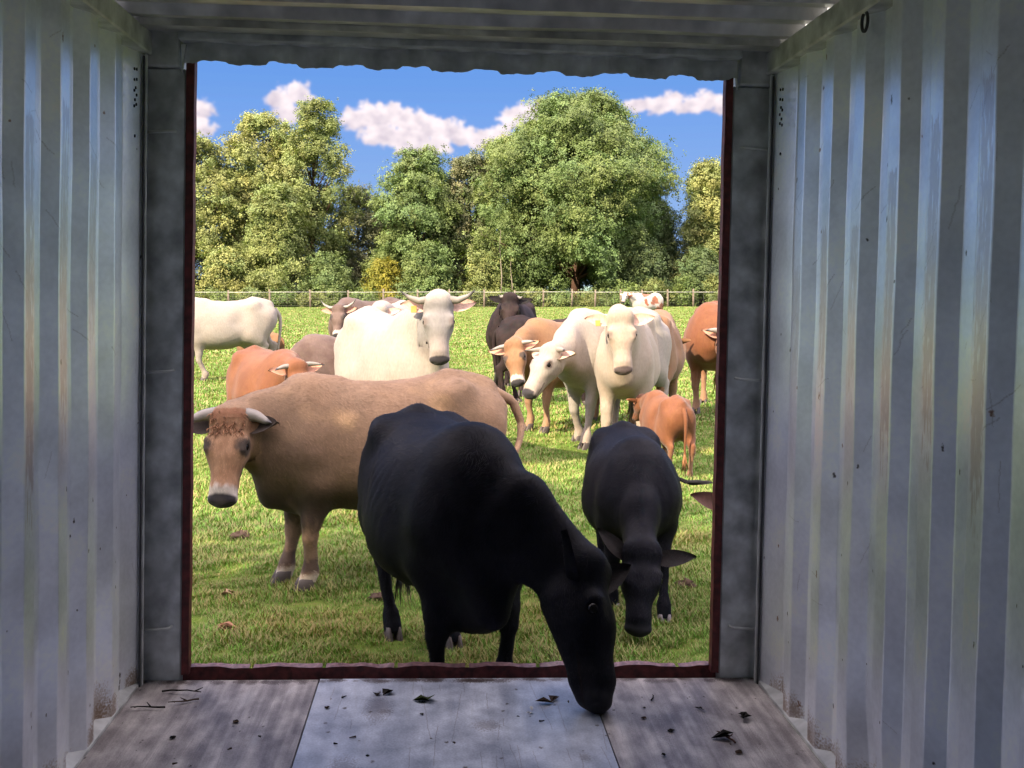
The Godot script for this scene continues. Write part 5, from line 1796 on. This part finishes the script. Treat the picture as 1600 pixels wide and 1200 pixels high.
func scrap(called: String, label: String, category: String, group: String, x: float, z: float, kind: int, size: float, col: Color, seed_: int):
	# kind 0: torn leaf, 1: twig, 2: clod
	var r := RandomNumberGenerator.new()
	r.seed = seed_
	var st := st_new()
	if kind == 0:
		st.set_smooth_group(0)
		for q in r.randi_range(2, 4):
			var a := r.randf_range(0, TAU)
			var d := Vector3(cos(a), r.randf_range(0.0, 0.35), sin(a))
			var s := Vector3(-sin(a), 0, cos(a)) * size * r.randf_range(0.18, 0.36)
			var p := Vector3(r.randf_range(-1, 1), 0, r.randf_range(-1, 1)) * size * 0.3
			var l := size * r.randf_range(0.6, 1.1)
			var m := p + d * l * 0.5 + Vector3(0, 0.16 * size, 0)
			var e := p + d * l
			quad(st, p, m + s, e, m)
			quad(st, p, m, e, m - s)
	elif kind == 1:
		var pts := []
		var rad := []
		var a := r.randf_range(0, TAU)
		var p := Vector3.ZERO
		for i in 6:
			pts.append(p + Vector3(0, 0.004, 0))
			rad.append(0.0035 * (1.0 - i * 0.1))
			a += r.randf_range(-0.5, 0.5)
			p += Vector3(cos(a), r.randf_range(0.0, 0.1), sin(a)) * size / 5.0
		tube(st, pts, rad, 6)
		if size > 0.06:
			tube(st, [pts[2], pts[2] + Vector3(cos(a + 1.2), 0.3, sin(a + 1.2)) * size * 0.25], [0.003, 0.0015], 5)
			tube(st, [pts[4], pts[4] + Vector3(cos(a - 1.0), 0.2, sin(a - 1.0)) * size * 0.2], [0.003, 0.0015], 5)
	else:
		st.set_smooth_group(0)
		var n := 9
		var rings := []
		for i in 5:
			var row := []
			var f := i / 4.0
			for j in n:
				var an := TAU * j / n
				var rr := size * 0.5 * sqrt(maxf(1.0 - f * f, 0.0004)) * (1.0 + 0.8 * noise.get_noise_3d(cos(an) * 1.6 + seed_, f * 3.0, sin(an) * 1.6))
				row.append(Vector3(cos(an) * rr, f * size * (0.22 + 0.25 * noise.get_noise_2d(cos(an) * 2.0 + seed_, sin(an) * 2.0)), sin(an) * rr))
			rings.append(row)
		for i in 4:
			for j in n:
				quad(st, rings[i][(j + 1) % n], rings[i][j], rings[i + 1][j], rings[i + 1][(j + 1) % n])
	var key := "scrap%s" % col.to_html()
	if not mats.has(key):
		mats[key] = mat(col, 0.85, 0.25)
		mats[key].cull_mode = BaseMaterial3D.CULL_DISABLED
	var o := obj(called, done(st), mats[key])
	tag(o, label, category, group)
	o.position = floor_at(x, z) if z > -0.05 else Vector3(x, gh(x, z) + 0.004, z)
	return o

func build_litter():
	var dark := Color(0.018, 0.016, 0.014)
	var brown := Color(0.06, 0.04, 0.028)
	var leafg := Color(0.035, 0.05, 0.014)
	scrap("leaf_scrap", "crumpled green leaf lying by the sill in the middle of the floor", "leaf", "", -0.08, 0.17, 0, 0.085, leafg, 1)
	scrap("leaf_scrap", "small dark leaf by the sill left of the crumpled green leaf", "leaf", "", -0.28, 0.12, 0, 0.055, dark, 2)
	scrap("leaf_scrap", "torn leaf close left of the grazing cow's muzzle", "leaf", "", 0.36, 0.19, 0, 0.07, brown, 3)
	scrap("leaf_scrap", "dark torn leaf on the right floor board, largest there", "leaf", "", 0.86, 0.53, 0, 0.075, dark, 4)
	scrap("leaf_scrap", "dark leaf scrap near the right wall by the sill end", "leaf", "", 1.02, 0.36, 0, 0.05, dark, 5)
	scrap("twig", "dark forked twig standing in the left corner by the post", "twig", "", -1.07, 0.08, 1, 0.16, dark, 6)
	scrap("twig", "thin twig lying out from the left corner", "twig", "", -1.02, 0.24, 1, 0.12, dark, 7)
	scrap("twig", "curved twig on the left floor board, second from the corner", "twig", "", -0.92, 0.16, 1, 0.11, brown, 8)
	scrap("twig", "small twig on the right floor board near the cow's muzzle", "twig", "", 0.72, 0.20, 1, 0.05, dark, 9)
	scrap("twig", "reddish twig on the right floor board nearest the camera", "twig", "", 0.93, 0.60, 1, 0.10, Color(0.10, 0.05, 0.04), 10)
	scrap("paper_scrap", "small white scrap of paper left of the grazing cow's muzzle", "scrap", "", 0.27, 0.30, 0, 0.03, Color(0.75, 0.75, 0.75), 11)
	var r := RandomNumberGenerator.new()
	r.seed = 31
	for k in 30:
		var x := r.randf_range(-1.1, 1.1)
		var z := 0.06 + pow(r.randf(), 1.3) * 0.95
		if Vector2(x - 0.48, z - 0.37).length() < 0.13: continue
		scrap("floor_crumb", ["dark crumb of dried mud or leaf on the left floor board", "dark crumb of dried mud or leaf on the pale middle floor board", "dark crumb of dried mud or leaf on the right floor board"][0 if x < -0.51 else (1 if x < 0.51 else 2)], "crumb", ["crumbs on the left floor board", "crumbs on the middle floor board", "crumbs on the right floor board"][0 if x < -0.51 else (1 if x < 0.51 else 2)], x, z, [2, 1, 0][k % 3], r.randf_range(0.010, 0.024), dark if k % 2 == 0 else brown, 100 + k)
	# in the grass outside
	scrap("dead_leaf", "curled tan dead leaf in the grass near the left jamb, nearest the sill", "leaf", "", -1.09, -1.28, 0, 0.13, Color(0.34, 0.17, 0.11), 21)
	scrap("dead_leaf", "pale brown dead leaf in the grass left of the fawn cow's forefeet", "leaf", "", -1.30, -1.90, 0, 0.12, Color(0.36, 0.24, 0.15), 22)
	scrap("dung_clod", "brown lump of dried dung behind the left dead leaves", "dung", "", -1.42, -3.35, 2, 0.14, Color(0.10, 0.065, 0.045), 23)
	scrap("dung_clod", "small brown dung lump between the fawn cow's legs and the grazing cow", "dung", "", -0.42, -1.85, 2, 0.10, Color(0.09, 0.06, 0.045), 24)
	scrap("dung_clod", "brown dung patch in the grass right of the young black cow", "dung", "", 1.28, -2.0, 2, 0.13, Color(0.11, 0.07, 0.05), 25)
